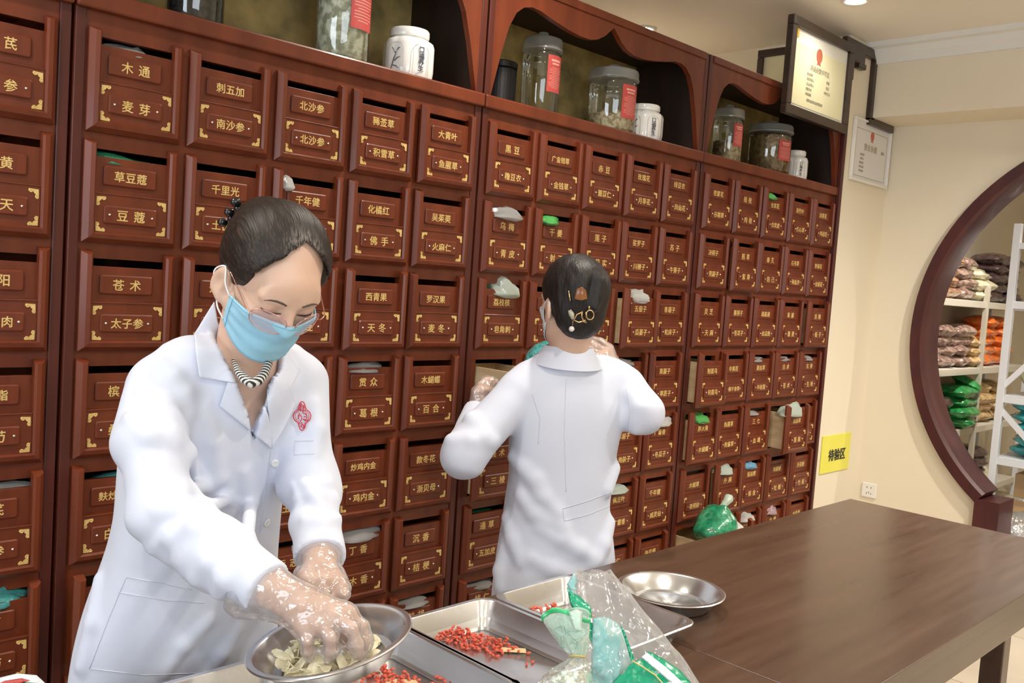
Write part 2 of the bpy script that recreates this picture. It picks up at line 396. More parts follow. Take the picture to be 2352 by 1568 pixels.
# ================================================================== the herb cabinets
CW, S0, DW, RP, DH, Z1 = 1.3, 0.0350, 0.2296, 0.2622, 0.2440, 2.0474
CP = (CW - 2 * S0 - DW) / 4
LEDGE0, LEDGE1, TOPZ = 2.084, 2.128, 2.544
NR = 7
# --- drawer front, local: x 0..DW, z 0..-DH, front towards -Y
SIDE = [(0.0, 0.0), (0.0, -0.009), (0.011, -0.022), (0.021, -0.024), (0.0255, -0.018), (0.0255, 0.0)]      # moulding section (in from the edge, out)
def drawer_front():
    mb = MB(); H = DH; Wd = DW; n = len(SIDE)
    for flip in (False, True):
        v = []
        for (a, y) in SIDE:                               # top end, cut back at a slope
            v.append((a, y, -abs(y) * 0.45))
        for (a, y) in SIDE: v.append((a, y, -H + a))      # mitred bottom
        if flip: v = [(Wd - q[0], q[1], q[2]) for q in v]
        mb.add(v, [(i, (i + 1) % n, n + (i + 1) % n, n + i) for i in range(n)] + [tuple(range(n))])
    v = []
    for x0, sg in ((0, 1), (Wd, -1)):
        for (a, y) in SIDE: v.append((x0 + sg * a, y, -H + a))
    mb.add(v, [(i, (i + 1) % n, n + (i + 1) % n, n + i) for i in range(n)])
    xa, xb = 0.025, Wd - 0.025
    mb.box(xa, xb, -0.015, 0.0, -H + 0.024, -0.515 * H, 0.0016)          # lower panel
    mb.box(xa, xb, -0.004, 0.012, -0.53 * H, -0.155 * H, 0.0008)         # recessed upper panel
    mb.box(xa, xb, -0.017, -0.012, -0.522 * H, -0.508 * H, 0.0012)       # lip between the two
    return mb.mesh('drawer', M['wood'])
def plate_mesh(w, h, d):
    mb = MB(); a = rrect(w, h, 0.006, 3); b = rrect(w - 0.006, h - 0.006, 0.004, 3); n = len(a)
    v = [(p[0], 0, p[1]) for p in a] + [(p[0], -d * 0.6, p[1]) for p in a] + [(p[0], -d, p[1]) for p in b]
    f = [(i, (i + 1) % n, n + (i + 1) % n, n + i) for i in range(n)] + [(n + i, n + (i + 1) % n, 2 * n + (i + 1) % n, 2 * n + i) for i in range(n)] + [tuple(range(2 * n, 3 * n))]
    return MB().add(v, f).mesh('name_plate', M['wood'])
def ornament_mesh(sx, sz):
    """gilt corner scroll: two lobes with open eyes and a pointed heel"""
    mb = MB()
    pts = [(0, 0), (0.021, 0.001), (0.022, -0.004), (0.017, -0.007), (0.012, -0.005), (0.010, -0.008), (0.008, -0.010), (0.005, -0.012), (0.007, -0.017), (0.004, -0.022), (-0.001, -0.021)]
    hole = MB()
    mb.prism([(sx * a, sz * b) for a, b in pts], -0.0014, 0.0)
    mb.tube([(sx * (0.0165 + 0.0035 * math.cos(t)), -0.0015, sz * (-0.004 + 0.0032 * math.sin(t))) for t in np.linspace(0, 2 * PI, 9)[:-1]], 0.0011, 5, closed=True)
    mb.tube([(sx * (0.0035 + 0.0032 * math.cos(t)), -0.0015, sz * (-0.0165 + 0.0038 * math.sin(t))) for t in np.linspace(0, 2 * PI, 9)[:-1]], 0.0011, 5, closed=True)
    return mb.mesh('corner_ornament', M['gold'])
DRAWER = drawer_front()
PLATE_U, PLATE_L = plate_mesh(0.130, 0.047, 0.005), plate_mesh(0.130, 0.044, 0.005)
ORN = [(0.030, -0.548 * DH, ornament_mesh(1, 1)), (DW - 0.030, -0.548 * DH, ornament_mesh(-1, 1)),
       (0.030, -0.885 * DH, ornament_mesh(1, -1)), (DW - 0.030, -0.885 * DH, ornament_mesh(-1, -1))]
STUD = MB().sphere((0, 0, 0), (0.0034, 0.0034, 0.0034), 10, 6).mesh('stud', M['stud']); shade_auto(STUD, 3)
mb = MB()
bx0, bx1, bz0, bz1, bd = 0.022, DW - 0.022, -DH + 0.02, -0.165 * DH, 0.36
mb.box(bx0, bx0 + 0.008, 0.0, bd, bz0, bz1 - 0.004); mb.box(bx1 - 0.008, bx1, 0.0, bd, bz0, bz1 - 0.004); mb.box(bx0 + 0.008, bx1 - 0.008, bd - 0.008, bd, bz0, bz1 - 0.004)
mb.box(bx0 + 0.008, bx1 - 0.008, 0.0, bd - 0.008, bz0, bz0 + 0.006); mb.box((bx0 + bx1) / 2 - 0.004, (bx0 + bx1) / 2 + 0.004, 0.0, bd - 0.008, bz0, bz1 - 0.03)
mb.box(bx0 + 0.002, bx1 - 0.002, -0.002, 0.008, bz0, bz1 - 0.002)
BOX = mb.mesh('drawer_box', M['pale_wood'])
def put(name, me, parent, loc):
    o = bpy.data.objects.new(name, me); COL.objects.link(o); o.parent = parent; o.location = loc; return o
# names on the drawers, column by column from the left, upper plate / lower plate
N1 = ['黄芪/党参', '姜黄/景天', '锁阳/龙眼肉', '补骨脂/赤芍', '黄芪/苦参', '白芍/赤芍', '当归/川芎']
N2 = [['木通/麦芽', '草豆蔻/豆蔻', '苍术/太子参', '槟榔/桑枝', '麸炒白术/白术', '防风/荆芥', '泽泻/猪苓'],
      ['刺五加/南沙参', '千里光/土茯苓', '地骨皮/牡丹皮', '桑叶/菊花', '薄荷/紫苏', '陈皮/青皮', '杜仲/牛膝'],
      ['北沙参/北沙参', '千年健/伸筋草', '黄芩/黄连', '枳壳/枳实', '石斛/玉竹', '远志/茯神', '狗脊/续断'],
      ['豨莶草/积雪草', '化橘红/佛手', '西青果/天冬', '贯众/葛根', '炒鸡内金/鸡内金', '丁香/木香', '香附/乌药'],
      ['大青叶/鱼腥草', '吴茱萸/火麻仁', '罗汉果/麦冬', '木蝴蝶/百合', '款冬花/浙贝母', '沉香/桔梗', '前胡/柴胡']]
N3 = [['黑豆/穞豆衣', '乌梅/青皮', '荔枝核/皂角刺', '苏木/红花', '莪术/三棱', '通草/五加皮', '桃仁/杏仁'],
      ['广金钱草/金钱草', '干姜/射干', '橘核/枸杞子', '川乌/草乌', '白及/仙鹤草', '地榆/槐花', '艾叶/侧柏叶'],
      ['赤豆/薏苡仁', '莲子/芡实', '覆盆子/金樱子', '益智仁/补骨脂', '沙苑子/菟丝子', '巴戟天/淫羊藿', '知母/黄柏'],
      ['玫瑰花/月季花', '娑罗子/川楝子', '五倍子/瓜蒌子', '牵牛子/郁李仁', '车前子/地肤子', '佩兰叶/广藿香', '苦杏仁/白果'],
      ['绿豆衣/凤仙花', '苏子/牛蒡子', '青葙子/蛇床子', '莱菔子/葶苈子', '广藿香/冬瓜子', '千年健/威灵仙', '海风藤/络石藤']]
N4 = [['密蒙花/谷精草', '决明子/茺蔚子', '灵芝/天麻', '制首乌/何首乌', '胖大海/木蝴蝶', '木贼草/夜明砂', '细辛/白芷'],
      ['桂枝/肉桂', '茜草/紫草', '蔓荆子/苍耳子', '辛夷花/鹅不食草', '鱼腥草/败酱草', '升麻/葛花', '羌活/独活'],
      ['合欢花/合欢皮', '秦艽/防己', '路路通/丝瓜络', '夏枯草/半枝莲', '三七/血竭', '延胡索/郁金', '骨碎补/狗脊'],
      ['淡竹叶/灯心草', '石韦草/海金沙', '萆薢/瞿麦', '白术/苍术', '龙胆草/茵陈', '海螵蛸/牡蛎', '龙骨/磁石'],
      ['凌霄花/鸡冠花', '野菊花/金银花', '连翘/栀子', '玄参/生地', '石膏/芦根', '天花粉/竹茹', '水牛角/羚羊角']]
# drawers that stand a little (or far) open: (cabinet, column, row) -> metres
OPEN = {(2, 0, 5): 0.035, (2, 3, 2): 0.014, (3, 0, 3): 0.26, (3, 3, 2): 0.035, (3, 0, 4): 0.03, (4, 0, 3): 0.045, (4, 0, 4): 0.022, (4, 3, 4): 0.085,
        (4, 1, 5): 0.02, (4, 0, 6): 0.26, (4, 1, 1): 0.014, (3, 4, 2): 0.0, (4, 4, 2): 0.02, (1, 4, 4): 0.012, (1, 4, 5): 0.02, (2, 1, 2): 0.012, (2, 4, 0): 0.008, (3, 2, 1): 0.006, (4, 1, 6): 0.10}
SPOT = {}      # where each drawer's slot is: top left corner of the front in world space
def build_drawer(cab, c, r, names, root, x0):
    o = OPEN.get((cab, c, r), 0.0)
    x = S0 + c * CP; z = Z1 - r * RP
    jit = random.uniform(-0.0015, 0.0015)
    d = put('drawer', DRAWER, root, (x + jit, -o - 0.001, z))
    SPOT[(cab, c, r)] = (x0 + x, -o, z)
    up, lo = names.split('/')
    cx = DW / 2 - 0.003
    pu = put('name_plate', PLATE_U, d, (cx, -0.0042, -0.335 * DH)); pl = put('name_plate', PLATE_L, d, (cx, -0.0150, -0.718 * DH))
    for s, zz, yy in ((up, -0.335, -0.0094), (lo, -0.718, -0.0202)):
        n = len(s); size = {1: 0.030, 2: 0.029, 3: 0.0265, 4: 0.0235}[n]
        text_obj('lettering', s, size, M['gold'], d, (cx, yy, zz * DH), bold=0.0004, depth=0.0005, space=1.85 if n == 2 else 1.05)
    for sx in (-0.052, 0.052):
        put('stud', STUD, d, (cx + sx, -0.0205, -0.718 * DH))
    for ox, oz, me in ORN: put('corner_ornament', me, d, (ox, -0.0150, oz))
    if o > 0.004: put('drawer_box', BOX, d, (0, 0.0005, 0))
    return d
ARCH = [(0.030, 2.059), (0.065, 2.202), (0.091, 2.287), (0.118, 2.335), (0.150, 2.360), (0.185, 2.369), (0.225, 2.367), (0.268, 2.357), (0.355, 2.341), (0.420, 2.334), (0.470, 2.335), (0.510, 2.345), (0.545, 2.365), (0.567, 2.384), (0.590, 2.403)]
ARCH = [(0.0325 + (x - 0.030) * (0.6500 - 0.0325) / 0.560, 1.52 + (z - 1.5) * 1.0833) for x, z in ARCH]
ARCH = ARCH + [(CW - x, z) for x, z in ARCH[-2::-1]]
DEPTH = 0.42
def cabinet(cab, x0, names, cols, label):
    root = empty('medicine_cabinet', (x0, 0, 0)); tag(root, label, 'cabinet', 'herb drawer cabinets along the wall')
    g = 0.004
    mb = MB()
    mb.box(g, 0.03, 0.0, DEPTH, 0, TOPZ); mb.box(CW - 0.03, CW - g, 0.0, DEPTH, 0, TOPZ)                  # sides
    mb.box(0.03, CW - 0.03, DEPTH - 0.01, DEPTH, 0, 2.09)                                                # back
    z_bot = Z1 - (NR - 1) * RP - DH
    # face frame
    mb.box(0.0305, S0 + 0.016, 0.0007, 0.0205, 0.002, LEDGE0 - 0.002); mb.box(CW - S0 - 0.016, CW - 0.0305, 0.0007, 0.0205, 0.002, LEDGE0 - 0.002)
    for c in range(4): mb.box(S0 + c * CP + DW - 0.016, S0 + (c + 1) * CP + 0.016, 0.0007, 0.0205, 0.002, LEDGE0 - 0.002)
    mb.box(0.03, CW - 0.03, 0.0, 0.02, Z1 - 0.08 * DH, LEDGE0); mb.box(0.03, CW - 0.03, 0.0, 0.02, 0, z_bot + 0.012)
    for r in range(NR - 1): mb.box(0.03, CW - 0.03, 0.0, 0.02, Z1 - (r + 1) * RP - 0.08 * DH, Z1 - r * RP - DH + 0.012)
    mb.box(0.03, CW - 0.03, -0.012, 0.0, 0.0, 0.12, 0.003)
    mb.box(0.004, CW - 0.004, 0.0, DEPTH, TOPZ - 0.02, TOPZ)
    mb.build('carcass', M['wood'], root)
    # stiles at both edges, slightly proud, with a groove between neighbours
    mb = MB()
    for a, b in ((g, 0.030), (CW - 0.030, CW - g)): mb.box(a, b, -0.006, 0.0, 0.0, TOPZ, 0.003)
    mb.build('stile', M['wood_dark'], root)
    mb = MB()
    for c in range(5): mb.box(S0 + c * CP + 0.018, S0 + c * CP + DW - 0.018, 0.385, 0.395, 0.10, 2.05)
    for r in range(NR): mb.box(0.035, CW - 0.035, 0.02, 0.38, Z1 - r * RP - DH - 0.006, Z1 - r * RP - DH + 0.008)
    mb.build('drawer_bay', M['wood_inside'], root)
    MB().box(0.002, CW - 0.002, -0.020, DEPTH - 0.02, LEDGE0, LEDGE1, 0.006).build('shelf_board', M['wood'], root)
    mb = MB().box(0.035, CW - 0.035, DEPTH - 0.06, DEPTH - 0.05, LEDGE1, TOPZ - 0.02)
    mb.build('back_panel', M['gold_paper'], root)
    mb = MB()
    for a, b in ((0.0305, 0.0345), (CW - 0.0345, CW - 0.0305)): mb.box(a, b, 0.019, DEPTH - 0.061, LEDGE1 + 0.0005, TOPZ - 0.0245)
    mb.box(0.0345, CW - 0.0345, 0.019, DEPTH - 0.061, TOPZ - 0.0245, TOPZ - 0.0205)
    mb.build('niche_shade_sheet', M['niche'], root)  # dark sheets added on sides and top, niche shade put into their colour
    # arch valance
    mb = MB(); top = TOPZ
    for yy in (-0.004, 0.018):
        for (a, za), (b, zb) in zip(ARCH[:-1], ARCH[1:]): mb.add([(a, yy, za), (b, yy, zb), (b, yy, top), (a, yy, top)], [(0, 1, 2, 3)])
    for (a, za), (b, zb) in zip(ARCH[:-1], ARCH[1:]): mb.add([(a, -0.004, za), (b, -0.004, zb), (b, 0.018, zb), (a, 0.018, za)], [(0, 1, 2, 3)])
    e0, e1 = 0.030, CW - 0.030
    mb.box(e0, ARCH[0][0] + 1e-5, -0.004, 0.018, LEDGE1, top); mb.box(ARCH[-1][0] - 1e-5, e1, -0.004, 0.018, LEDGE1, top)
    mb.box(e0, e1, -0.010, -0.004, top - 0.03, top, 0.003)
    mb.build('arch_panel', M['wood'], root)
    for c in cols:
        for r in range(NR): build_drawer(cab, c, r, (names if cab == 1 else names[c])[r], root, x0)
    if cab == 4:
        MB().box(CW - 0.028, CW + 0.0, -0.03, -0.006, 0.0, TOPZ, 0.004).build('end_moulding', M['wood_dark'], root)
    return root
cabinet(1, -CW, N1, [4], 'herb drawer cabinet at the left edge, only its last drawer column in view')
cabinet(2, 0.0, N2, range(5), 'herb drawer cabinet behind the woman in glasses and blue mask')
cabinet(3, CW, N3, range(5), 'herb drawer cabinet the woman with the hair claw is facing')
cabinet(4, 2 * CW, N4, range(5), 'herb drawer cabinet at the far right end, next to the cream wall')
# ================================================================== tables
TZ = 0.762
def table(x0, x1, label):
    r = empty('work_table', ((x0 + x1) / 2, -1.17, 0)); tag(r, label, 'table')
    hx, y0, y1 = (x1 - x0) / 2, -0.41, 0.41
    MB().box(-hx, hx, y0, y1, TZ - 0.034, TZ, 0.0018).build('tabletop', M['table'], r)
    mb = MB()
    mb.box(-hx + 0.004, hx - 0.004, y0 + 0.004, y0 + 0.034, TZ - 0.106, TZ - 0.0345, 0.003); mb.box(-hx + 0.004, hx - 0.004, y1 - 0.034, y1 - 0.004, TZ - 0.106, TZ - 0.0345, 0.003)
    mb.box(-hx + 0.004, -hx + 0.034, y0 + 0.0345, y1 - 0.0345, TZ - 0.106, TZ - 0.0345, 0.003); mb.box(hx - 0.034, hx - 0.004, y0 + 0.0345, y1 - 0.0345, TZ - 0.106, TZ - 0.0345, 0.003)
    mb.build('apron', M['table'], r)
    for sx in (-1, 1):
        for sy in (-1, 1):
            cx, cy = sx * (hx - 0.115), sy * 0.19
            MB().box(cx - 0.035, cx + 0.035, cy - 0.035, cy + 0.035, 0, TZ - 0.0345, 0.004).build('leg', M['table'], r)
    return r
table(0.874, 2.690, 'bare dark walnut work table reaching towards the moon gate')
table(-0.93, 0.8725, 'dark work table under the row of steel trays in front of the woman in glasses')
# ================================================================== steel trays
def tray(cx, cy, hx, hy, z, label, rot=0.0):
    r = empty('steel_tray', (cx, cy, z), rot); tag(r, label, 'tray', 'steel trays in a row on the table')
    rings = []
    for (sx, sz, rad) in ((hx - 0.034, 0.003, 0.02), (hx - 0.028, 0.001, 0.02), (hx - 0.006, 0.048, 0.03), (hx - 0.004, 0.0505, 0.032), (hx + 0.006, 0.0505, 0.036), (hx + 0.0085, 0.0485, 0.037), (hx + 0.0075, 0.046, 0.037), (hx - 0.004, 0.0475, 0.032), (hx - 0.006, 0.046, 0.030), (hx - 0.029, -0.0005 + 0.0005, 0.02)):
        d = hx - sx
        rings.append([(a, b, sz) for a, b in rrect(2 * (hx - d), 2 * (hy - d), max(rad, 0.006), 6)])
    # outside first (skip the inner skin), then the inside
    n = len(rings[0]); v = [q for rg in rings for q in rg]; f = []
    for i in range(len(rings) - 1):
        for k in range(n): f.append((i * n + k, i * n + (k + 1) % n, (i + 1) * n + (k + 1) % n, (i + 1) * n + k))
    f.append(tuple(range(n))); f.append(tuple((len(rings) - 1) * n + k for k in range(n)))
    o = MB().add(v, f).build('pan_body', M['steel'], r); shade_auto(o.data, 0.5)
    a = rrect(2 * hx - 0.09, 2 * hy - 0.09, 0.012, 4); b = rrect(2 * hx - 0.098, 2 * hy - 0.098, 0.010, 4); n = len(a)
    mb = MB().add([(p[0], p[1], 0.0034) for p in a] + [(p[0], p[1], 0.0045) for p in b], [(i, (i + 1) % n, n + (i + 1) % n, n + i) for i in range(n)])
    mb.build('pressed_groove', M['steel_dull'], r)
    return r
TRAYS = [(-0.037, 'steel tray at the left end of the row, hidden under the woman\'s forearm'), (0.241, 'steel tray under the tilted pan, red berries at its left side'),
         (0.4955, 'middle steel tray with the biggest spill of red berries'), (0.772, 'farthest steel tray, partly behind the clear plastic bag')]
for x, lab in TRAYS: tray(x, -1.045, 0.128, 0.183, TZ, lab)
# paper slips lying in two trays
def slip(x, y, rz, label):
    o = MB().box(-0.030, 0.030, -0.011, 0.011, 0, 0.0006).build('paper_slip', M['slip'])
    o.location = (x, y, TZ + 0.0052); o.rotation_euler = (0, 0, rz); tag(o, label, 'paper', 'paper slips in the trays'); return o
M['slip'] = mat('tan_paper', (0.70, 0.52, 0.28), (0.76, 0.58, 0.34), rough=0.7)
slip(0.540, -1.028, -0.75, 'tan paper slip under the red berries of the middle tray')
slip(0.268, -1.012, -0.75, 'tan paper slip under the red berries of the tray below the pan')
# ------------------------------------------------------------------ goji berries
M['goji'] = mat('dried_goji', (0.62, 0.085, 0.05), (0.76, 0.17, 0.10), rough=0.5, scale=140, bump=0.6, bscale=250)
def berry_mesh(k):
    bm = bmesh.new(); bmesh.ops.create_icosphere(bm, subdivisions=2, radius=1)
    for q in bm.verts:
        c = q.co; w_ = 1 + 0.13 * math.sin(5 * c.x + k) * math.cos(6 * c.y + 2 * k)
        q.co = Vector((c.x * 0.0058, c.y * 0.0030 * w_ * (1 - 0.25 * c.x), c.z * 0.0027 * w_ * (1 - 0.2 * c.x)))
    me = bpy.data.meshes.new('berry'); bm.to_mesh(me); bm.free(); me.materials.append(M['goji']); shade_auto(me, 3); return me
BERRY = [berry_mesh(k) for k in range(4)]
def berries(n, cx, cy, sx, sy, ang, hgt, label, group, stray=6):
    ca, sa = math.cos(ang), math.sin(ang)
    placed = []
    for i in range(n):
        if i < n - stray:
            a, b = np.clip(rng.normal(0, 0.5, 2), -1.1, 1.1)
        else: a, b = rng.uniform(0.4, 1.8), rng.uniform(-1.5, 1.5)
        x, y = cx + (a * sx) * ca - (b * sy) * sa, cy + (a * sx) * sa + (b * sy) * ca
        z = TZ + 0.0066
        for _ in range(4):
            near = [q for q in placed if (q[0] - x) ** 2 + (q[1] - y) ** 2 < 0.0058 ** 2 and abs(q[2] - z) < 0.0042]
            if near: z = max(q[2] for q in near) + 0.0042
        z = min(z, TZ + 0.0066 + hgt); placed.append((x, y, z))
        o = bpy.data.objects.new('goji_berry', BERRY[i % 4]); COL.objects.link(o)
        o.location = (x, y, z); o.rotation_euler = (rng.uniform(-0.3, 0.3), rng.uniform(-0.35, 0.35), rng.uniform(0, 6.28))
        tag(o, label, 'berry', group)
berries(165, 0.500, -0.945, 0.085, 0.036, -1.18, 0.026, 'small red dried goji berry spilled in the middle steel tray', 'goji berries in the middle tray', 16)
berries(85, 0.255, -0.980, 0.062, 0.034, -1.1, 0.022, 'small red dried goji berry in the steel tray below the tilted pan', 'goji berries in the tray below the pan', 12)
berries(50, 0.772, -0.925, 0.060, 0.026, -1.15, 0.020, 'small red dried goji berry in the farthest steel tray', 'goji berries in the farthest tray', 4)
# ================================================================== round pans
def pan(label, loc, Rm=None, R=0.125):
    r = empty('round_pan', loc); tag(r, label, 'pan', 'round steel pans')
    k = R / 0.125
    prof = [(0.0, 0.001), (0.080, 0.001), (0.090, 0.004), (0.112, 0.036), (0.1165, 0.0385), (0.1235, 0.0385), (0.1255, 0.037), (0.1245, 0.0352), (0.1170, 0.0365), (0.1135, 0.0345), (0.0905, 0.0020), (0.082, -0.0004), (0.0, -0.0004)]
    o = MB().lathe([(a * k, b * k) for a, b in prof], 72).build('dish', M['steel'], r); shade_auto(o.data, 0.6)
    MB().lathe([(0.0780 * k, 0.0012 * k), (0.0795 * k, 0.0019 * k), (0.0810 * k, 0.0013 * k)], 72).build('pressed_ring', M['steel_dull'], r, smooth=True)
    if Rm is not None: r.rotation_euler = Rm
    return r
pan('empty round steel pan on the bare table beside the trays', (1.066, -1.050, TZ + 0.0004), R=0.130)
PAN_C = at(757, 1466, 1.405)
# the pan is held up and tipped down towards the picture's lower left
rt = np.array(RM[:, 0]); tow = np.array([-0.71, -0.70, 0.0])
PAN_N = Vector((0, 0, 1)); 
PAN_N = Vector(tuple(np.array([0, 0, 1.0]) - 0.23 * rt * np.array([1, 1, 0]) + 0.05 * tow)).normalized()
PAN_Q = Vector((0, 0, 1)).rotation_difference(PAN_N)
pan('round steel pan of pale root slices held by the woman in glasses', tuple(Vector(tuple(PAN_C)) - PAN_N * 0.038), PAN_Q.to_euler(), R=0.127)
PAN_M = Matrix.Translation(Vector(tuple(PAN_C)) - PAN_N * 0.038) @ PAN_Q.to_matrix().to_4x4()
# pale herb slices in the pan
M['slice'] = mat('dried_root_slice', (0.70, 0.63, 0.40), (0.88, 0.83, 0.62), rough=0.75, scale=90, bump=0.3)
def slice_mesh(k):
    g = np.random.default_rng(50 + k)
    n = 11; v = []; f = []
    ph = g.uniform(0, 6.28, 3); sx, sy, bend = g.uniform(0.013, 0.021), g.uniform(0.008, 0.013), g.uniform(-60, 60)
    rim = []
    for i in range(n):
        t = 2 * PI * i / n; q = 1 + 0.22 * math.sin(2 * t + ph[0]) + 0.14 * math.sin(3 * t + ph[1])
        rim.append((sx * q * math.cos(t), sy * q * math.sin(t)))
    def z(a, b): return bend * a * b * 1.2 + bend * 0.8 * a * a + 0.0015 * math.sin(300 * b + ph[2])
    mb = MB(); v = []
    for hh in (0.0011, -0.0011):
        v.append((0, 0, z(0, 0) + hh))
        for q in (0.55, 1.0):
            for a, b in rim: v.append((a * q, b * q, z(a * q, b * q) + hh * (1 if q < 1 else 0.6)))
    o = 2 * n + 1
    for s in (0, o):
        for i in range(n):
            j = (i + 1) % n
            f.append((s, s + 1 + i, s + 1 + j)); f.append((s + 1 + i, s + 1 + n + i, s + 1 + n + j, s + 1 + j))
    for i in range(n):
        j = (i + 1) % n; f.append((1 + n + i, o + 1 + n + i, o + 1 + n + j, 1 + n + j))
    me = mb.add(v, f).mesh('slice', M['slice']); shade_auto(me, 0.7); return me
SL = [slice_mesh(k) for k in range(7)]
k = 0
for i in range(96):
    # heaped on the lower left of the pan, in a crescent, a few loose ones to the right
    if i < 80:
        r_ = 0.076 * math.sqrt(rng.uniform(0.03, 1.0)); a = rng.normal(-2.55, 0.75)
    else:
        r_ = rng.uniform(0.03, 0.078); a = rng.uniform(-1.2, 0.7)
    az = math.atan2(rt[1], rt[0])
    x, y = r_ * math.cos(a + az), r_ * math.sin(a + az)
    z = 0.004 + rng.uniform(0, 0.018 if i < 80 else 0.004) + max(0, (r_ - 0.060)) * 0.75
    o = bpy.data.objects.new('root_slice', SL[i % 7]); COL.objects.link(o)
    o.matrix_world = PAN_M @ Matrix.Translation((x, y, z)) @ Matrix.Rotation(rng.uniform(0, 6.28), 4, 'Z') @ Matrix.Rotation(rng.normal(0, 0.45), 4, 'X') @ Matrix.Rotation(rng.normal(0, 0.3), 4, 'Y')
    tag(o, 'pale cream dried root slice heaped in the tilted steel pan', 'herb slice', 'dried root slices in the pan')
# ================================================================== jars on the cabinet shelves
def fill_material(name, a, b, sc): return mat(name, a, b, rough=0.7, scale=sc, bump=0.5, bscale=sc, lo=0.42, hi=0.58)
def red_label(r, R, z0, z1, ang, half):
    n = 12; v = []; f = []
    for rr in (R + 0.0012, R + 0.0004):
        for i in range(n + 1):
            t = ang - half + 2 * half * i / n
            for z in (z0, z1): v.append((rr * math.cos(t), rr * math.sin(t), z))
    o = 2 * (n + 1)
    for i in range(n):
        f.append((2 * i, 2 * i + 2, 2 * i + 3, 2 * i + 1)); f.append((o + 2 * i, o + 2 * i + 1, o + 2 * i + 3, o + 2 * i + 2))
    lb = from_data('paper_label', v, f, M['red_paper'], r)
    lb['label'] = 'red printed label'
    mb = MB(); hgt = z1 - z0        # the rows of print: a heading block and fine lines
    rows = [(0.86, 0.06, 0.62), (0.77, 0.05, 0.5)] + [(0.66 - 0.045 * k, 0.012, 0.78 if k % 4 else 0.5) for k in range(13)]
    for (q, hh, wd) in rows:
        m = 6; vv = []; ff = []
        for i in range(m + 1):
            t = ang - half * wd + 2 * half * wd * i / m
            for z in (z0 + hgt * (q - hh / 2), z0 + hgt * (q + hh / 2)): vv.append(((R + 0.0017) * math.cos(t), (R + 0.0017) * math.sin(t), z))
        for i in range(m): ff.append((2 * i, 2 * i + 2, 2 * i + 3, 2 * i + 1))
        mb.add(vv, ff)
    mb.build('print', M['pink_print'], lb)
def glass_jar(x, y, R, H, label, fill=None, fh=0.0, lab=None, face=-2.2):
    r = empty('glass_jar', (x, y, LEDGE1)); tag(r, label, 'jar', 'glass herb jars on the shelf')
    b = 0.006
    prof = [(0.0, b), (R * 0.86, b), (R * 0.93, b + 0.004), (R, 0.022), (R, H * 0.70), (R * 0.985, H * 0.735), (R * 0.93, H * 0.755), (R * 0.93, H * 0.775)]
    o = MB().lathe(prof, 40).build('jar_body', M['glass'], r); shade_auto(o.data, 0.9)
    MB().lathe([(0, 0.0), (R * 0.88, 0.0), (R * 0.95, 0.003), (R * 0.9, b - 0.0005), (0, b - 0.0005)], 40).build('jar_foot', M['glass_lid'], r, smooth=True)
    lid = [(0.0, H * 0.77), (R * 0.92, H * 0.77), (R * 1.05, H * 0.775), (R * 1.06, H * 0.79), (R * 1.03, H * 0.80), (R * 1.02, H * 0.885), (R * 0.98, H * 0.91), (R * 0.80, H * 0.925), (R * 0.3, H * 0.935), (R * 0.15, H * 0.942), (R * 0.17, H * 0.955), (R * 0.27, H * 0.972), (R * 0.24, H * 0.992), (0, H)]
    o = MB().lathe(lid, 40).build('jar_lid', M['glass_lid'], r); shade_auto(o.data, 0.9)
    if fill is not None:
        g = np.random.default_rng(int(x * 100) + 3); n = 40
        mb = MB(); R2 = R * 0.955
        prof = [(0, b + 0.001), (R2 * 0.88, b + 0.001), (R2, 0.024)] + [(R2, 0.024 + (fh - 0.024) * i / 8) for i in range(1, 9)] + [(R2 * 0.8, fh + 0.006), (R2 * 0.4, fh + 0.010), (0, fh + 0.008)]
        mb.lathe(prof, n)
        mb.v = [(q[0] * (1 + e), q[1] * (1 + e), q[2] + (0.008 * g.normal() if q[2] > fh * 0.95 else 0)) for q, e in ((q, -abs(g.normal(0, 0.02))) for q in mb.v)]
        mb.build('contents', fill, r)
    if lab: red_label(r, R, lab[0] * H, lab[1] * H, math.atan2(CAM[1] - y, CAM[0] - x) + 0.82, lab[3])
    return r
M['f_black'] = fill_material('black_herb_filling', (0.012, 0.010, 0.010), (0.05, 0.045, 0.04), 60)
M['f_flake'] = fill_material('pale_flake_filling', (0.40, 0.38, 0.26), (0.84, 0.81, 0.66), 42)
M['f_cream'] = fill_material('cream_slice_filling', (0.45, 0.33, 0.18), (0.85, 0.72, 0.50), 55)
M['f_brown'] = fill_material('brown_root_filling', (0.16, 0.09, 0.03), (0.34, 0.21, 0.09), 60)
M['f_bits'] = fill_material('tan_seed_filling', (0.30, 0.20, 0.10), (0.62, 0.48, 0.30), 60)
FL = -1.30    # labels look out to the room, a little to the left
JY = 0.13
def along(px, py, y=JY): return on(1, y, px, py)[0]
glass_jar(along(447, 40), JY, 0.075, 0.36, 'glass jar of black herb at the left of the second cabinet\'s shelf', M['f_black'], 0.26, (0.42, 0.80, FL - 0.3, 0.5))
glass_jar(along(784, 120), JY, 0.082, 0.38, 'tall glass jar of pale flakes on the second cabinet\'s shelf, red label', M['f_flake'], 0.24, (0.28, 0.80, -0.62, 0.55))
glass_jar(along(1238, 235), JY, 0.072, 0.315, 'tall clear glass jar at the left of the third cabinet\'s shelf', None, 0, (0.28, 0.70, -0.68, 0.50))
glass_jar(along(1402, 290), JY, 0.098, 0.285, 'wide glass jar with cream slices at the bottom, third cabinet\'s shelf', M['f_cream'], 0.075, (0.22, 0.68, -0.60, 0.42))
glass_jar(along(1667, 362), JY, 0.070, 0.285, 'slim glass jar at the left of the far cabinet\'s shelf', M['f_bits'], 0.10, (0.30, 0.66, -0.62, 0.42))
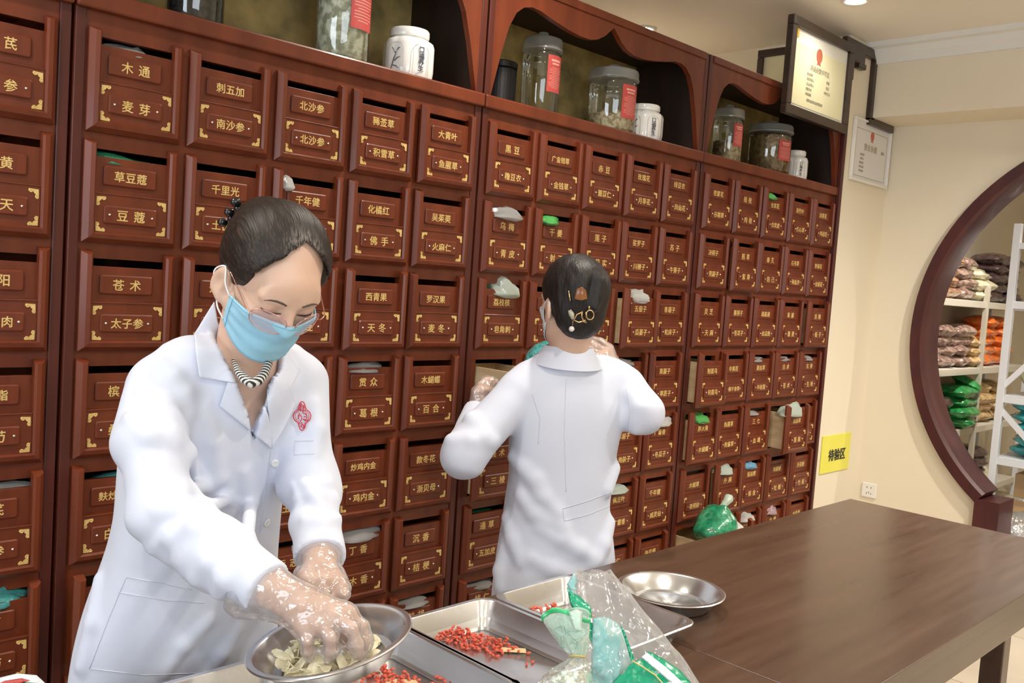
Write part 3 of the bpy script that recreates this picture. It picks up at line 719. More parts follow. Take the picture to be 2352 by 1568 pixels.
glass_jar(along(1763, 400), JY, 0.105, 0.275, 'wide glass jar of brown roots on the far cabinet\'s shelf', M['f_brown'], 0.19, (0.26, 0.62, -0.58, 0.40))
r = empty('tin_canister', (1.618, 0.255, LEDGE1)); tag(r, 'black round canister just left of the tall clear jar, third cabinet shelf', 'canister')
M['black_tin'] = mat('black_tin', (0.012, 0.010, 0.012), rough=0.4)
MB().lathe([(0, 0), (0.060, 0), (0.062, 0.003), (0.062, 0.17), (0.059, 0.175), (0, 0.176)], 36).build('canister_body', M['black_tin'], r, smooth=False)
MB().lathe([(0, 0.1765), (0.0630, 0.1765), (0.0640, 0.18), (0.0640, 0.196), (0.061, 0.199), (0, 0.20)], 36).build('canister_lid', M['black_tin'], r)
M['ink_blue'] = mat('blue_black_brush_ink', (0.05, 0.06, 0.09), rough=0.4)
M['panel_line'] = mat('grey_porcelain_line', (0.52, 0.53, 0.55), rough=0.3)
def white_jar(x, y, R, H, label, big=True):
    r = empty('porcelain_jar', (x, y, LEDGE1), 0.0); tag(r, label, 'jar', 'white porcelain jars on the shelf')
    fl = lambda t: 1 - 0.055 * (1 - abs(math.cos(4 * t))) * 1.0
    n = 64
    b = [(0, 0), (0.86, 0), (0.93, 0.02), (0.97, 0.08), (1.0, 0.2), (1.0, 0.66), (0.95, 0.74), (0.80, 0.79), (0.70, 0.80), (0.70, 0.82), (0, 0.82)]
    mb = MB().lathe([(a * R, z * H) for a, z in b], n, squash=fl); o = mb.build('jar_body', M['ceramic'], r); shade_auto(o.data, 0.8)
    l = [(0, 0.822), (0.72, 0.822), (0.76, 0.83), (0.78, 0.86), (0.78, 0.955), (0.74, 0.985), (0.5, 0.995), (0, 1.0)]
    o = MB().lathe([(a * R, z * H) for a, z in l], 48).build('jar_lid', M['ceramic'], r); shade_auto(o.data, 0.8)
    # one arched panel with a painted spray, one with an upright name
    tc_ = math.atan2(CAM[1] - y, CAM[0] - x)
    for ang, what in ((tc_ - 0.52, 'spray'), (tc_ + 0.50, 'name')):
        M4 = Matrix.Rotation(ang + PI / 2, 4, 'Z') @ Matrix.Translation((0, -R * 1.0, 0))
        mb = MB(); hw = R * 0.33
        pts = [(-hw, -0.0005, H * 0.06), (-hw, -0.0005, H * 0.52)] + [(-hw * math.cos(t), -0.0005 + 0.004 * math.sin(t), H * 0.52 + H * 0.14 * math.sin(t)) for t in np.linspace(0.2, PI - 0.2, 7)] + [(hw, -0.0005, H * 0.52), (hw, -0.0005, H * 0.06)]
        mb.tube([(p[0], p[1] + 0.002 * (abs(p[0]) / hw) ** 2, p[2]) for p in pts], 0.0009, 5); mb.xf(M4); mb.build('panel_outline', M['panel_line'], r)
        if what == 'spray':
            mb = MB()
            for (a, b_, c, d) in ((-0.5, 0.15, 0.2, 0.50), (-0.1, 0.30, 0.65, 0.38), (0.1, 0.42, -0.5, 0.56), (-0.3, 0.22, 0.5, 0.16), (0.2, 0.5, 0.6, 0.55)):
                mb.tube([(a * hw, -0.001, b_ * H), ((a + c) / 2 * hw, -0.0015, (b_ + d) / 2 * H + 0.003), (c * hw, -0.001, d * H)], [0.0012, 0.0016, 0.0006], 5)
            mb.xf(M4); mb.build('painted_spray', M['ink_blue'], r)
        else:
            for q, ch in enumerate('口福养生'):
                o = text_obj('painted_name', ch, R * 0.26, M['ink_blue'], r, (0, 0, 0), depth=0.0006)
                o.matrix_local = M4 @ Matrix.Translation((R * 0.02, -0.0005, H * (0.55 - 0.115 * q)))
    return r
white_jar(along(936, 165, 0.10), 0.10, 0.082, 0.165, 'white porcelain jar at the right end of the second cabinet\'s shelf')
white_jar(along(1477, 315, 0.10), 0.10, 0.080, 0.155, 'white porcelain jar right of the wide cream-slice jar, third shelf')
white_jar(3.592, 0.095, 0.070, 0.155, 'white porcelain jar beside the brown-root jar on the far shelf')
# ================================================================== things on the pilaster, above the cabinets and on the right wall
r = empty('framed_certificate', (3.497, -0.055, 2.395)); tag(r, 'large dark-framed yellow certificate hung over the far cabinet\'s top corner', 'certificate')
w2, hh = 0.325, 0.455
mb = MB(); fw = 0.045
for (a, b, c, d) in ((-w2, w2, 0, fw), (-w2, w2, hh - fw, hh), (-w2, -w2 + fw, fw, hh - fw), (w2 - fw, w2, fw, hh - fw)): mb.box(a, b, -0.012, 0.022, c, d, 0.004)
mb.build('picture_frame', M['frame'], r)
MB().box(-w2 + fw - 0.002, w2 - fw + 0.002, 0.006, 0.014, fw - 0.002, hh - fw + 0.002).build('border_sheet', M['paper_edge'], r)
MB().box(-w2 + fw + 0.014, w2 - fw - 0.014, 0.004, 0.0058, fw + 0.014, hh - fw - 0.065).build('certificate_sheet', M['paper'], r)
MB().box(-w2 + fw + 0.001, -w2 + fw + 0.04, 0.002, 0.0058, hh - fw - 0.045, hh - fw - 0.001).build('corner_sticker', M['orange_tab'], r)
def seal(r, x, y, z, s):
    mb = MB()
    mb.prism([(x + s * math.cos(t), z + s * 1.15 * math.sin(t)) for t in np.linspace(0, 2 * PI, 21)[:-1]], y, y + 0.001)
    mb.prism([(x - s * 0.5, z - s * 1.1), (x + s * 0.5, z - s * 1.1), (x + s * 0.62, z - s * 1.55), (x, z - s * 1.35), (x - s * 0.62, z - s * 1.55)], y, y + 0.001)
    mb.build('emblem_seal', M['seal'], r)
seal(r, -0.02, 0.0025, hh - fw - 0.085, 0.030)
text_obj('heading', '药品经营许可证', 0.028, M['ink_grey'], r, (0.0, 0.003, 0.255), bold=0.0003)
for q, (s, x) in enumerate((('企业名称', -0.10), ('法定代表人', -0.09), ('企业负责人', -0.09), ('经营方式', -0.10), ('有效期限', -0.10))):
    text_obj('print_line', s, 0.015, M['ink_grey'], r, (x, 0.003, 0.222 - q * 0.024))
for q, s in enumerate(('零售', '药店', '中药饮片')): text_obj('print_line', s, 0.017, M['ink_grey'], r, (0.09, 0.003, 0.215 - q * 0.026))
text_obj('print_line', '国家食品药品监督管理局', 0.015, M['ink_grey'], r, (-0.03, 0.003, 0.098))
# framed plaque standing sideways on the cabinet's top
r = empty('framed_plaque', (3.72, 0.25, TOPZ)); tag(r, 'black-framed plaque standing edge-on on top of the far cabinet', 'frame')
mb = MB()
for (a, b, c, d) in ((-0.18, 0.18, 0, 0.035), (-0.18, 0.18, 0.275, 0.315), (-0.18, -0.145, 0.035, 0.275), (0.145, 0.18, 0.035, 0.275)): mb.box(-0.02, 0.014, a, b, c, d, 0.006)
mb.build('picture_frame', M['frame'], r)
MB().box(-0.004, 0.006, -0.147, 0.147, 0.033, 0.277).build('certificate_sheet', M['paper'], r)
# pale certificate on the pilaster
r = empty('wall_certificate', (4.245, -0.001, 2.19)); tag(r, 'white-edged grey certificate on the wall below the dark moulding', 'certificate')
mb = MB()
for (a, b, c, d) in ((-0.235, 0.235, 0, 0.014), (-0.235, 0.235, 0.326, 0.336), (-0.235, -0.22, 0.014, 0.326), (0.22, 0.235, 0.014, 0.326)): mb.box(a, b, -0.02, 0.0, c, d, 0.003)
mb.build('picture_frame', M['plastic_white'], r)
MB().box(-0.221, 0.221, -0.008, -0.001, 0.013, 0.327).build('certificate_sheet', M['white_paper'], r)
mb = MB()
for (a, b, c, d) in ((-0.20, 0.20, 0.283, 0.286), (-0.20, 0.20, 0.03, 0.033), (-0.20, -0.197, 0.033, 0.283), (0.197, 0.20, 0.033, 0.283)): mb.box(a, b, -0.0092, -0.0081, c, d)
mb.build('border_line', M['ink_grey'], r)
seal(r, 0.0, -0.0095, 0.262, 0.022)
text_obj('heading', '营业执照', 0.040, M['ink_grey'], r, (-0.01, -0.0088, 0.195), bold=0.0006, space=1.1)
text_obj('heading', '副本', 0.022, M['ink_grey'], r, (0.15, -0.0088, 0.19))
for q in range(5): text_obj('print_line', ('名称类型', '经营者', '组成形式', '注册日期', '经营范围')[q], 0.014, M['ink_grey'], r, (-0.11, -0.0088, 0.150 - q * 0.022))
# yellow sign
r = empty('area_sign', (4.165, -0.001, 0.573)); tag(r, 'yellow card sign on the wall beside the far cabinet\'s foot', 'sign')
MB().box(-0.175, 0.175, -0.006, 0.0, 0, 0.212, 0.0015).build('sign_board', M['yellow'], r)
text_obj('lettering', '待验区', 0.070, M['ink'], r, (0.01, -0.0075, 0.098), bold=0.0012, depth=0.001)
# socket
r = empty('wall_socket', (XW - 0.0005, -0.076, 0.40)); tag(r, 'white wall socket low on the cream wall behind the table corner', 'socket')
MB().box(-0.010, 0.0, -0.043, 0.043, 0, 0.086, 0.004).build('face_plate', M['plastic_white'], r)
mb = MB()
for y_, z_ in ((-0.012, 0.060), (0.012, 0.060), (0.0, 0.030), (-0.013, 0.024), (0.013, 0.024)): mb.box(-0.0108, -0.0101, y_ - 0.0015, y_ + 0.0015, z_ - 0.005, z_ + 0.005)
mb.build('socket_slots', M['ink'], r)
# ================================================================== plastic bags of herbs
def vnoise(P, f, seed=0):
    """cheap smooth 3-D value noise, -1..1"""
    P = np.asarray(P, float) * f + seed * 17.31
    i = np.floor(P).astype(np.int64); u = P - i; u = u * u * (3 - 2 * u)
    def h(a, b, c):
        n = (a * 374761393 + b * 668265263 + c * 1274126177 + seed * 974711) & 0x7fffffff
        n = ((n ^ (n >> 13)) * 1103515245) & 0x7fffffff
        return ((n ^ (n >> 16)) & 0xffff) / 32767.5 - 1
    r = 0
    for a in (0, 1):
        for b in (0, 1):
            for c in (0, 1):
                wgt = (u[:, 0] if a else 1 - u[:, 0]) * (u[:, 1] if b else 1 - u[:, 1]) * (u[:, 2] if c else 1 - u[:, 2])
                r = r + wgt * h(i[:, 0] + a, i[:, 1] + b, i[:, 2] + c)
    return r
def ridge(P, f, seed): return 1 - 2 * np.abs(vnoise(P, f, seed))
def ico(sub):
    bm = bmesh.new(); bmesh.ops.create_icosphere(bm, subdivisions=sub, radius=1); bm.verts.index_update()
    v = np.array([q.co[:] for q in bm.verts]); f = [[q.index for q in fc.verts] for fc in bm.faces]; bm.free(); return v, f
ICO4 = ico(4); ICO3 = ico(3)
def pillow_mesh(name, k, size, crinkle=0.10, flat=0.55):
    v, f = ICO4; v = v.copy()
    s = np.sign(v); a = np.abs(v)
    v[:, 0] = s[:, 0] * a[:, 0] ** 0.62; v[:, 1] = s[:, 1] * a[:, 1] ** 0.62; v[:, 2] = s[:, 2] * a[:, 2] ** 1.0
    edge = np.maximum(np.abs(v[:, 0]), np.abs(v[:, 1]))
    v[:, 2] *= (1 - 0.75 * edge ** 4)
    v = v * (1 + crinkle * ridge(v, 1.7, k) + 0.5 * crinkle * ridge(v, 3.9, k + 5))[:, None]
    v = v * np.array(size) / 2
    me = bpy.data.meshes.new(name); me.from_pydata(v.tolist(), [], f); me.update()
    me.polygons.foreach_set('use_smooth', [True] * len(me.polygons)); return me
def plastic(name, c1, c2, rough=0.25, scale=25):
    return mat(name, c1, c2, rough=rough, scale=scale, bump=0.7, bscale=45, coat=0.7, detail=5)
M['b_brown'] = plastic('brown_herb_bag', (0.20, 0.085, 0.045), (0.55, 0.32, 0.20))
M['b_mauve'] = plastic('mauve_brown_herb_bag', (0.16, 0.075, 0.06), (0.50, 0.36, 0.30))
M['b_cream'] = plastic('cream_herb_bag', (0.62, 0.56, 0.36), (0.82, 0.78, 0.62))
M['b_dark'] = plastic('dark_purple_bag', (0.035, 0.018, 0.022), (0.10, 0.06, 0.06))
M['b_orange'] = plastic('orange_bag', (0.72, 0.13, 0.02), (0.85, 0.24, 0.04))
M['b_green'] = plastic('green_bag', (0.01, 0.20, 0.045), (0.05, 0.42, 0.12))
M['b_gold'] = plastic('gold_tan_bag', (0.42, 0.26, 0.09), (0.72, 0.52, 0.28))
M['b_teal'] = plastic('teal_bag', (0.01, 0.22, 0.25), (0.06, 0.45, 0.48))
M['b_lime'] = plastic('pale_lime_bag', (0.58, 0.60, 0.36), (0.74, 0.75, 0.52))
M['b_grey'] = film('grey_clear_bag', (0.82, 0.84, 0.86), 0.25, rough=0.15, white=0.25, bump=0.8, scale=40)
M['b_clear'] = film('clear_poly_bag', (0.86, 0.88, 0.88), 0.22, rough=0.12, white=0.22, bump=0.9, scale=60)
M['carton'] = mat('brown_carton', (0.52, 0.34, 0.17), (0.58, 0.40, 0.22), rough=0.8)
M['bag_black'] = mat('black_bag', (0.012, 0.012, 0.013), rough=0.4)
def rack(x0, x1, y0, y1, zs, ztop, label, brace):
    r = empty('storage_rack', (0, 0, 0)); tag(r, label, 'shelving rack')
    for x in (x0, x1):
        for y in (y0, y1): MB().box(x - 0.02, x + 0.02, y - 0.02, y + 0.02, 0, ztop, 0.003).build('post', M['white_metal'], r)
    if brace == 2:
        MB().box((x0 + x1) / 2 - 0.018, (x0 + x1) / 2 + 0.018, y0 - 0.018, y0 + 0.018, 0, ztop, 0.003).build('post', M['rack_cream'], r)
    for z in zs:
        MB().box(x0 + 0.02, x1 - 0.02, y0 - 0.005, y1 + 0.005, z - 0.05, z, 0.003).build('shelf', M['rack_cream'] if brace == 2 else M['white_metal'], r)
    if brace == 1:
        for x in (x0,):
            for z in list(zs) + [ztop - 0.1]: MB().beam((x, y0 + 0.02, z - 0.025), (x, y1 - 0.02, z - 0.025), 0.03, 0.035).build('end_rail', M['white_metal'], r)
            for za, zb in ((0.72, 1.08), (1.08, 0.72 + 0.63)):
                pass
            MB().beam((x, y1, 0.98), (x, (y0 + y1) / 2, 0.72), 0.02, 0.03).build('brace', M['white_metal'], r)
            MB().beam((x, y1, 1.10), (x, (y0 + y1) / 2, 1.42), 0.02, 0.03).build('brace', M['white_metal'], r)
            MB().beam((x, y0, 0.98), (x, (y0 + y1) / 2, 0.72), 0.02, 0.03).build('brace', M['white_metal'], r)
            MB().beam((x, y0, 1.10), (x, (y0 + y1) / 2, 1.42), 0.02, 0.03).build('brace', M['white_metal'], r)
    return r
M['rack_cream'] = mat('cream_painted_steel', (0.66, 0.62, 0.53), rough=0.5)
rack(5.45, 7.75, 0.06, 0.39, (0.16, 0.66, 1.11, 1.605), 1.72, 'cream storage rack along the storeroom\'s rear wall, full of bags', 2)
rack(4.96, 6.3, -1.12, -0.59, (0.30, 0.70, 1.06, 1.60), 2.04, 'white steel rack just inside the moon gate with braced end', 1)
PIL = [pillow_mesh('bag', k, (0.34, 0.26, 0.105), 0.08) for k in range(5)]
cnt = [0]
def bag(x, y, z, m, label, group, sc=(1, 1, 1), rz=0.0, name='herb_bag', tilt=0.0):
    o = bpy.data.objects.new(name, PIL[cnt[0] % 5]); COL.objects.link(o); cnt[0] += 1
    if not o.data.materials: o.data.materials.append(None)
    o.material_slots[0].link = 'OBJECT'; o.material_slots[0].material = m
    o.location = (x, y, z); o.rotation_euler = (tilt, 0, rz); o.scale = sc
    tag(o, label, 'bag', group); return o
def pile(xs, y, z0, rows, m, label, group, sc=(1, 1, 1), dz=0.072):
    for x in xs:
        for k in range(rows):
            bag(x + rng.uniform(-0.02, 0.02), y + rng.uniform(-0.02, 0.02), z0 + 0.048 * sc[2] + k * dz * sc[2], m, label, group, sc, rng.uniform(-0.25, 0.25) + (PI if k % 2 else 0))
pile((5.70, 6.02), 0.22, 1.605, 5, M['b_brown'], 'clear bag of reddish brown herb piled on the rear rack\'s top shelf', 'brown bags, rear rack top shelf')
pile((6.36,), 0.22, 1.605, 4, M['b_mauve'], 'clear bag of mauve brown herb mid top shelf of the rear rack', 'mauve bags, rear rack top shelf')
pile((6.68,), 0.20, 1.605, 3, M['b_cream'], 'cream yellow bag beside the brown pile on the rear rack\'s top shelf', 'cream bags, rear rack top shelf')
pile((7.06, 7.42), 0.22, 1.605, 5, M['b_dark'], 'dark purple bag piled at the top shelf\'s right of the rear rack', 'dark bags, rear rack top shelf')
pile((5.72, 6.06, 6.40), 0.22, 1.11, 4, M['b_mauve'], 'clear bag of mauve brown herb on the rear rack\'s second shelf', 'mauve bags, rear rack second shelf')
pile((6.66,), 0.2, 1.11, 3, M['b_gold'], 'tan bag between mauve and orange bags, rear rack second shelf', 'tan bags, rear rack second shelf', dz=0.066)
pile((6.98, 7.34), 0.22, 1.11, 5, M['b_orange'], 'bright orange bag stacked on the rear rack\'s second shelf', 'orange bags, rear rack second shelf')
pile((5.80, 6.10), 0.22, 0.66, 3, M['b_dark'], 'dark bag left of the green bags on the rear rack\'s third shelf', 'dark bags, rear rack third shelf')
pile((6.42,), 0.14, 0.66, 4, M['b_green'], 'shiny green bag stacked on the rear rack\'s third shelf', 'green bags, rear rack third shelf')
bag(6.62, 0.15, 0.985, M['b_green'], 'loose green bag tilted on top of the green stack', None, (0.9, 0.9, 0.8), 0.4, tilt=0.4)
pile((6.98, 7.34), 0.22, 0.66, 4, M['b_gold'], 'golden tan bag right of the green stack, rear rack third shelf', 'golden bags, rear rack third shelf')
pile((6.55, 6.90), 0.20, 0.16, 4, M['b_dark'], 'dark bag on the lowest shelf of the rear rack', 'dark bags, rear rack lowest shelf')
bag(7.2, 0.2, 0.22, M['b_cream'], 'pale bag on the lowest shelf of the rear rack', None, (1.0, 1, 1.3), 0.2)
pile((5.16,), -0.85, 1.60, 5, M['b_dark'], 'dark purple bag on the white rack\'s top shelf', 'dark bags, white rack top shelf', (1.0, 1.5, 1))
pile((5.16,), -0.85, 0.70, 5, M['b_teal'], 'teal plastic bag stacked on the white rack\'s lower shelf', 'teal bags, white rack', (1.0, 1.6, 0.95), dz=0.068)
o = bag(5.16, -0.84, 1.19, M['b_lime'], 'pale lime printed bag standing on the white rack\'s middle shelf', None, (1.0, 1.45, 2.6), 0.0)
text_obj('lettering', '饮片', 0.09, M['ink'], o, (-0.18, 0.0, 0.0), rot=(0, 0, -PI / 2), bold=0.002)
r = empty('carton_box', (5.30, -0.86, 0.301)); tag(r, 'brown carton on the white rack\'s lowest shelf', 'box')
MB().box(-0.2, 0.2, -0.19, 0.19, 0, 0.30, 0.004).build('box_body', M['carton'], r)
MB().box(-0.2005, 0.2005, -0.025, 0.025, 0.0005, 0.301).build('packing_tape', M['b_gold'], r)
r = empty('carrier_bag', (4.83, -0.78, 0.0)); tag(r, 'grey clear carrier bag with looped handles on the floor inside the gate', 'bag')
me = pillow_mesh('bag_body', 9, (0.24, 0.30, 0.40), 0.16); o = link('bag_body', me, M['b_grey'], r); o.location = (0, 0, 0.21)
o.scale = (0.95, 1, 1)
mb = MB(); mb.tube([(0, -0.06, 0.34), (0, -0.075, 0.42), (0, -0.03, 0.50), (0, 0.03, 0.50), (0, 0.075, 0.42), (0, 0.06, 0.34)], 0.010, 8); mb.build('handle', M['b_grey'], r, smooth=True)
o = bag(4.86, -1.02, 0.30, M['bag_black'], 'black bag on the floor beside the grey carrier bag', None, (0.55, 0.8, 5.6), 0.2)
# ================================================================== bags peeking from the drawers
def flap_mesh(k, sharp=0.30):
    v, f = ICO3; v = v.copy()
    v = v * (1 + sharp * ridge(v, 1.3, 30 + k) + 0.4 * sharp * ridge(v, 3.1, 60 + k))[:, None]
    top = np.clip(v[:, 2], 0, 2)
    v[:, 2] = np.where(v[:, 2] < 0, v[:, 2] * 0.3, v[:, 2])
    v[:, 0] += 0.45 * top * math.sin(k * 2.1); v[:, 1] *= (1 - 0.3 * np.clip(top, 0, 1))
    me = bpy.data.meshes.new('bag'); me.from_pydata(v.tolist(), [], f); me.update()
    me.polygons.foreach_set('use_smooth', [True] * len(me.polygons)); return me
FLAP = [flap_mesh(k) for k in range(6)]
M['d_green'] = plastic('green_poly', (0.0, 0.16, 0.07), (0.03, 0.34, 0.17), scale=40)
M['d_lime'] = plastic('bright_green_poly', (0.02, 0.36, 0.05), (0.16, 0.62, 0.16), scale=40)
M['d_teal'] = plastic('teal_poly', (0.01, 0.25, 0.25), (0.12, 0.52, 0.52), scale=40)
M['d_milk'] = film('milky_poly', (0.86, 0.90, 0.86), 0.20, rough=0.15, white=0.72, bump=0.9, scale=60)
M['d_green_milk'] = film('milky_green_poly', (0.66, 0.86, 0.72), 0.18, rough=0.15, white=0.72, bump=0.9, scale=60)
M['d_dim'] = film('clear_poly', (0.80, 0.82, 0.82), 0.25, rough=0.10, white=0.45, bump=0.9, scale=60)
M['d_blue'] = plastic('blue_poly', (0.02, 0.20, 0.42), (0.30, 0.60, 0.80), scale=60)
M['d_pink'] = plastic('pinkish_poly', (0.34, 0.20, 0.24), (0.55, 0.40, 0.44), scale=60)
NM = {1: [N1] * 5, 2: N2, 3: N3, 4: N4}
def peek(cab, c, r, m, xr, wd, up, what, k=0, out=0.0):
    """a crumpled bag in a drawer: xr across the slot 0..1, wd its half width, up how far it stands above the slot's lower edge"""
    X, Y, Z = SPOT[(cab, c, r)]
    zl = Z - 0.155 * DH
    o = bpy.data.objects.new('plastic_bag', FLAP[(k + c + r) % 6]); COL.objects.link(o)
    if not o.data.materials: o.data.materials.append(None)
    o.material_slots[0].link = 'OBJECT'; o.material_slots[0].material = m
    o.location = (X + 0.03 + xr * (DW - 0.06), Y + 0.030 - 0.25 * out, zl - 0.012)
    o.scale = (wd, 0.030 + 0.30 * out, 0.012 + up)
    up_, lo_ = NM[cab][c][r].split('/')
    tag(o, what + ' the drawer lettered ' + up_ + ' over ' + lo_, 'bag', 'bags peeking out of the drawers'); return o
for a in [(2, 0, 0, M['d_dim'], 0.4, 0.060, 0.012, 'grey clear bag just showing in the slot of', 0, 0.0), (2, 0, 1, M['d_green'], 0.42, 0.085, 0.012, 'green plastic bag filling the slot of', 1, 0.0),
          (2, 2, 1, M['d_milk'], 0.10, 0.022, 0.022, 'small milky bag corner poking out of', 2, 0.045), (2, 2, 3, M['d_milk'], 0.80, 0.035, 0.014, 'milky bag corner lying over', 3, 0.045),
          (2, 3, 3, M['d_dim'], 0.40, 0.065, 0.010, 'clear bag crumpled in the slot of', 4, 0.02), (2, 3, 5, M['d_dim'], 0.45, 0.075, 0.018, 'clear bag slumped over', 5, 0.03),
          (2, 0, 4, M['d_teal'], 0.55, 0.060, 0.006, 'dark teal bag inside', 0, 0.0), (2, 4, 6, M['d_dim'], 0.5, 0.07, 0.016, 'clear bag inside', 1, 0.02),
          (1, 4, 4, M['d_dim'], 0.45, 0.085, 0.006, 'dim clear bag inside', 2, 0.0), (1, 4, 5, M['d_teal'], 0.5, 0.085, 0.020, 'teal plastic bag rising out of', 3, 0.010),
          (3, 0, 1, M['d_dim'], 0.55, 0.070, 0.026, 'clear brownish bag bulging over', 4, 0.045), (3, 1, 1, M['d_lime'], 0.28, 0.040, 0.016, 'bright green bag tip poking over', 5, 0.05),
          (3, 0, 2, M['d_green_milk'], 0.66, 0.058, 0.042, 'white and green bag sticking up from', 0, 0.05), (3, 3, 2, M['d_milk'], 0.5, 0.055, 0.026, 'clear bag standing up from', 1, 0.04),
          (3, 3, 3, M['d_dim'], 0.4, 0.070, 0.012, 'clear bag in the slot of', 2, 0.02), (3, 3, 5, M['d_green_milk'], 0.45, 0.075, 0.020, 'pale clear bag lying over', 3, 0.04),
          (3, 0, 5, M['d_green'], 0.45, 0.060, 0.002, 'dark green bag deep inside', 4, 0.0), (3, 4, 4, M['d_milk'], 0.55, 0.060, 0.020, 'milky bag folded over', 5, 0.045),
          (3, 0, 6, M['d_dim'], 0.45, 0.075, 0.010, 'clear bag inside', 0, 0.02),
          (4, 2, 0, M['d_lime'], 0.28, 0.045, 0.012, 'green and white bag tip in the slot of', 1, 0.045), (4, 0, 4, M['d_lime'], 0.40, 0.048, 0.020, 'bright green bag tip above', 2, 0.05),
          (4, 3, 4, M['d_green_milk'], 0.30, 0.075, 0.036, 'white and green bag heaped over', 3, 0.05), (4, 1, 5, M['d_green_milk'], 0.40, 0.055, 0.018, 'pale bag corner above', 4, 0.04),
          (4, 2, 5, M['d_blue'], 0.42, 0.055, 0.016, 'blue and white bag corner above', 5, 0.04), (4, 2, 6, M['d_milk'], 0.5, 0.065, 0.026, 'clear bag heaped over', 0, 0.045),
          (4, 3, 6, M['d_pink'], 0.45, 0.045, 0.026, 'pinkish bag poking out of', 1, 0.04), (4, 2, 3, M['d_dim'], 0.3, 0.055, 0.008, 'clear bag tip inside', 2, 0.02),
          (4, 3, 3, M['d_dim'], 0.5, 0.055, 0.005, 'dim clear bag inside', 3, 0.02), (4, 4, 3, M['d_dim'], 0.5, 0.05, 0.010, 'small clear bag tip inside', 4, 0.02),
          (4, 2, 4, M['d_dim'], 0.4, 0.06, 0.006, 'greyish clear bag inside', 5, 0.02)]:
    peek(*a)
# the knotted green bag resting on the far pulled-out drawer
X, Y, Z = SPOT[(4, 0, 6)]
r = empty('knotted_bag', (X + 0.10, Y + 0.12, Z - 0.045)); tag(r, 'dark green knotted bag resting on the pulled-out drawer at the far cabinet\'s foot', 'bag')
v, f = ICO4; v = v.copy(); v *= (1 + 0.10 * ridge(v, 1.6, 77) + 0.05 * ridge(v, 4, 78))[:, None]
v[:, 2] = np.where(v[:, 2] > 0, v[:, 2] * 1.0, v[:, 2] * 0.75); pinch = np.clip(v[:, 2], 0, 1); v[:, 0] = v[:, 0] * (1 - 0.5 * pinch) + 0.30 * pinch
v = v * np.array((0.105, 0.085, 0.095)) + np.array((0, 0, 0.06))
from_data('bag_body', v, f, M['d_green'], r, True)
v, f = ICO3; v = v.copy(); v *= (1 + 0.3 * ridge(v, 1.6, 90))[:, None]
from_data('bag_window', v * np.array((0.035, 0.075, 0.05)) + np.array((0.075, -0.02, 0.045)), f, M['d_milk'], r, True)
mb = MB(); mb.tube([(0.035, 0, 0.13), (0.050, 0, 0.150), (0.062, -0.01, 0.168), (0.085, -0.01, 0.186), (0.105, -0.01, 0.190)], [0.03, 0.012, 0.016, 0.022, 0.008], 10)
mb.build('twisted_neck', M['d_green_milk'], r, smooth=True)
# ================================================================== modelling people: smooth-blended volumes turned into one skin
F32 = np.float32
def vec(*a): return np.array(a, F32)
def rc(P, a, b, r1, r2=None):
    a = np.asarray(a, F32); b = np.asarray(b, F32); r2 = r1 if r2 is None else r2
    ba = b - a; t = np.clip(((P - a) @ ba) / max(float(ba @ ba), 1e-9), 0, 1)
    return np.linalg.norm(P - a - t[:, None] * ba, axis=1) - (r1 + (r2 - r1) * t)
def ell(P, c, r, R=None):
    q = P - np.asarray(c, F32)
    if R is not None: q = q @ np.asarray(R, F32)
    r = np.asarray(r, F32); k0 = np.linalg.norm(q / r, axis=1); k1 = np.linalg.norm(q / (r * r), axis=1) + 1e-9
    return k0 * (k0 - 1) / k1
def smin(a, b, k):
    h = np.clip(0.5 + 0.5 * (b - a) / k, 0, 1); return b * (1 - h) + a * h - k * h * (1 - h)
def smax(a, b, k): return -smin(-a, -b, k)
def chain(P, pts, rad, k=0.01):
    d = None
    for i in range(len(pts) - 1):
        e = rc(P, pts[i], pts[i + 1], rad[i], rad[i + 1]); d = e if d is None else smin(d, e, k)
    return d
def loft(P, zs, cx, cy, a, b, ex=2.3, ax=None):
    """upright trunk: an oval section at every height"""
    z = P[:, 2]; zd = np.linspace(zs[0], zs[-1], 200)
    def sm(v):
        w_ = np.interp(zd, zs, v)
        for _ in range(2): w_ = np.convolve(np.pad(w_, 6, 'edge'), np.ones(13) / 13, 'valid')
        return np.interp(z, zd, w_).astype(F32)
    A, B = sm(a), sm(b); dx = P[:, 0] - sm(cx); dy = P[:, 1] - sm(cy)
    if ax is not None: dx, dy = dx * ax[0] + dy * ax[1], -dx * ax[1] + dy * ax[0]
    u = np.abs(dx) / A; v = np.abs(dy) / B
    d = ((u ** ex + v ** ex) ** (1 / ex) - 1) * np.minimum(A, B)
    return np.maximum(d, np.maximum(z - zs[-1], zs[0] - z))
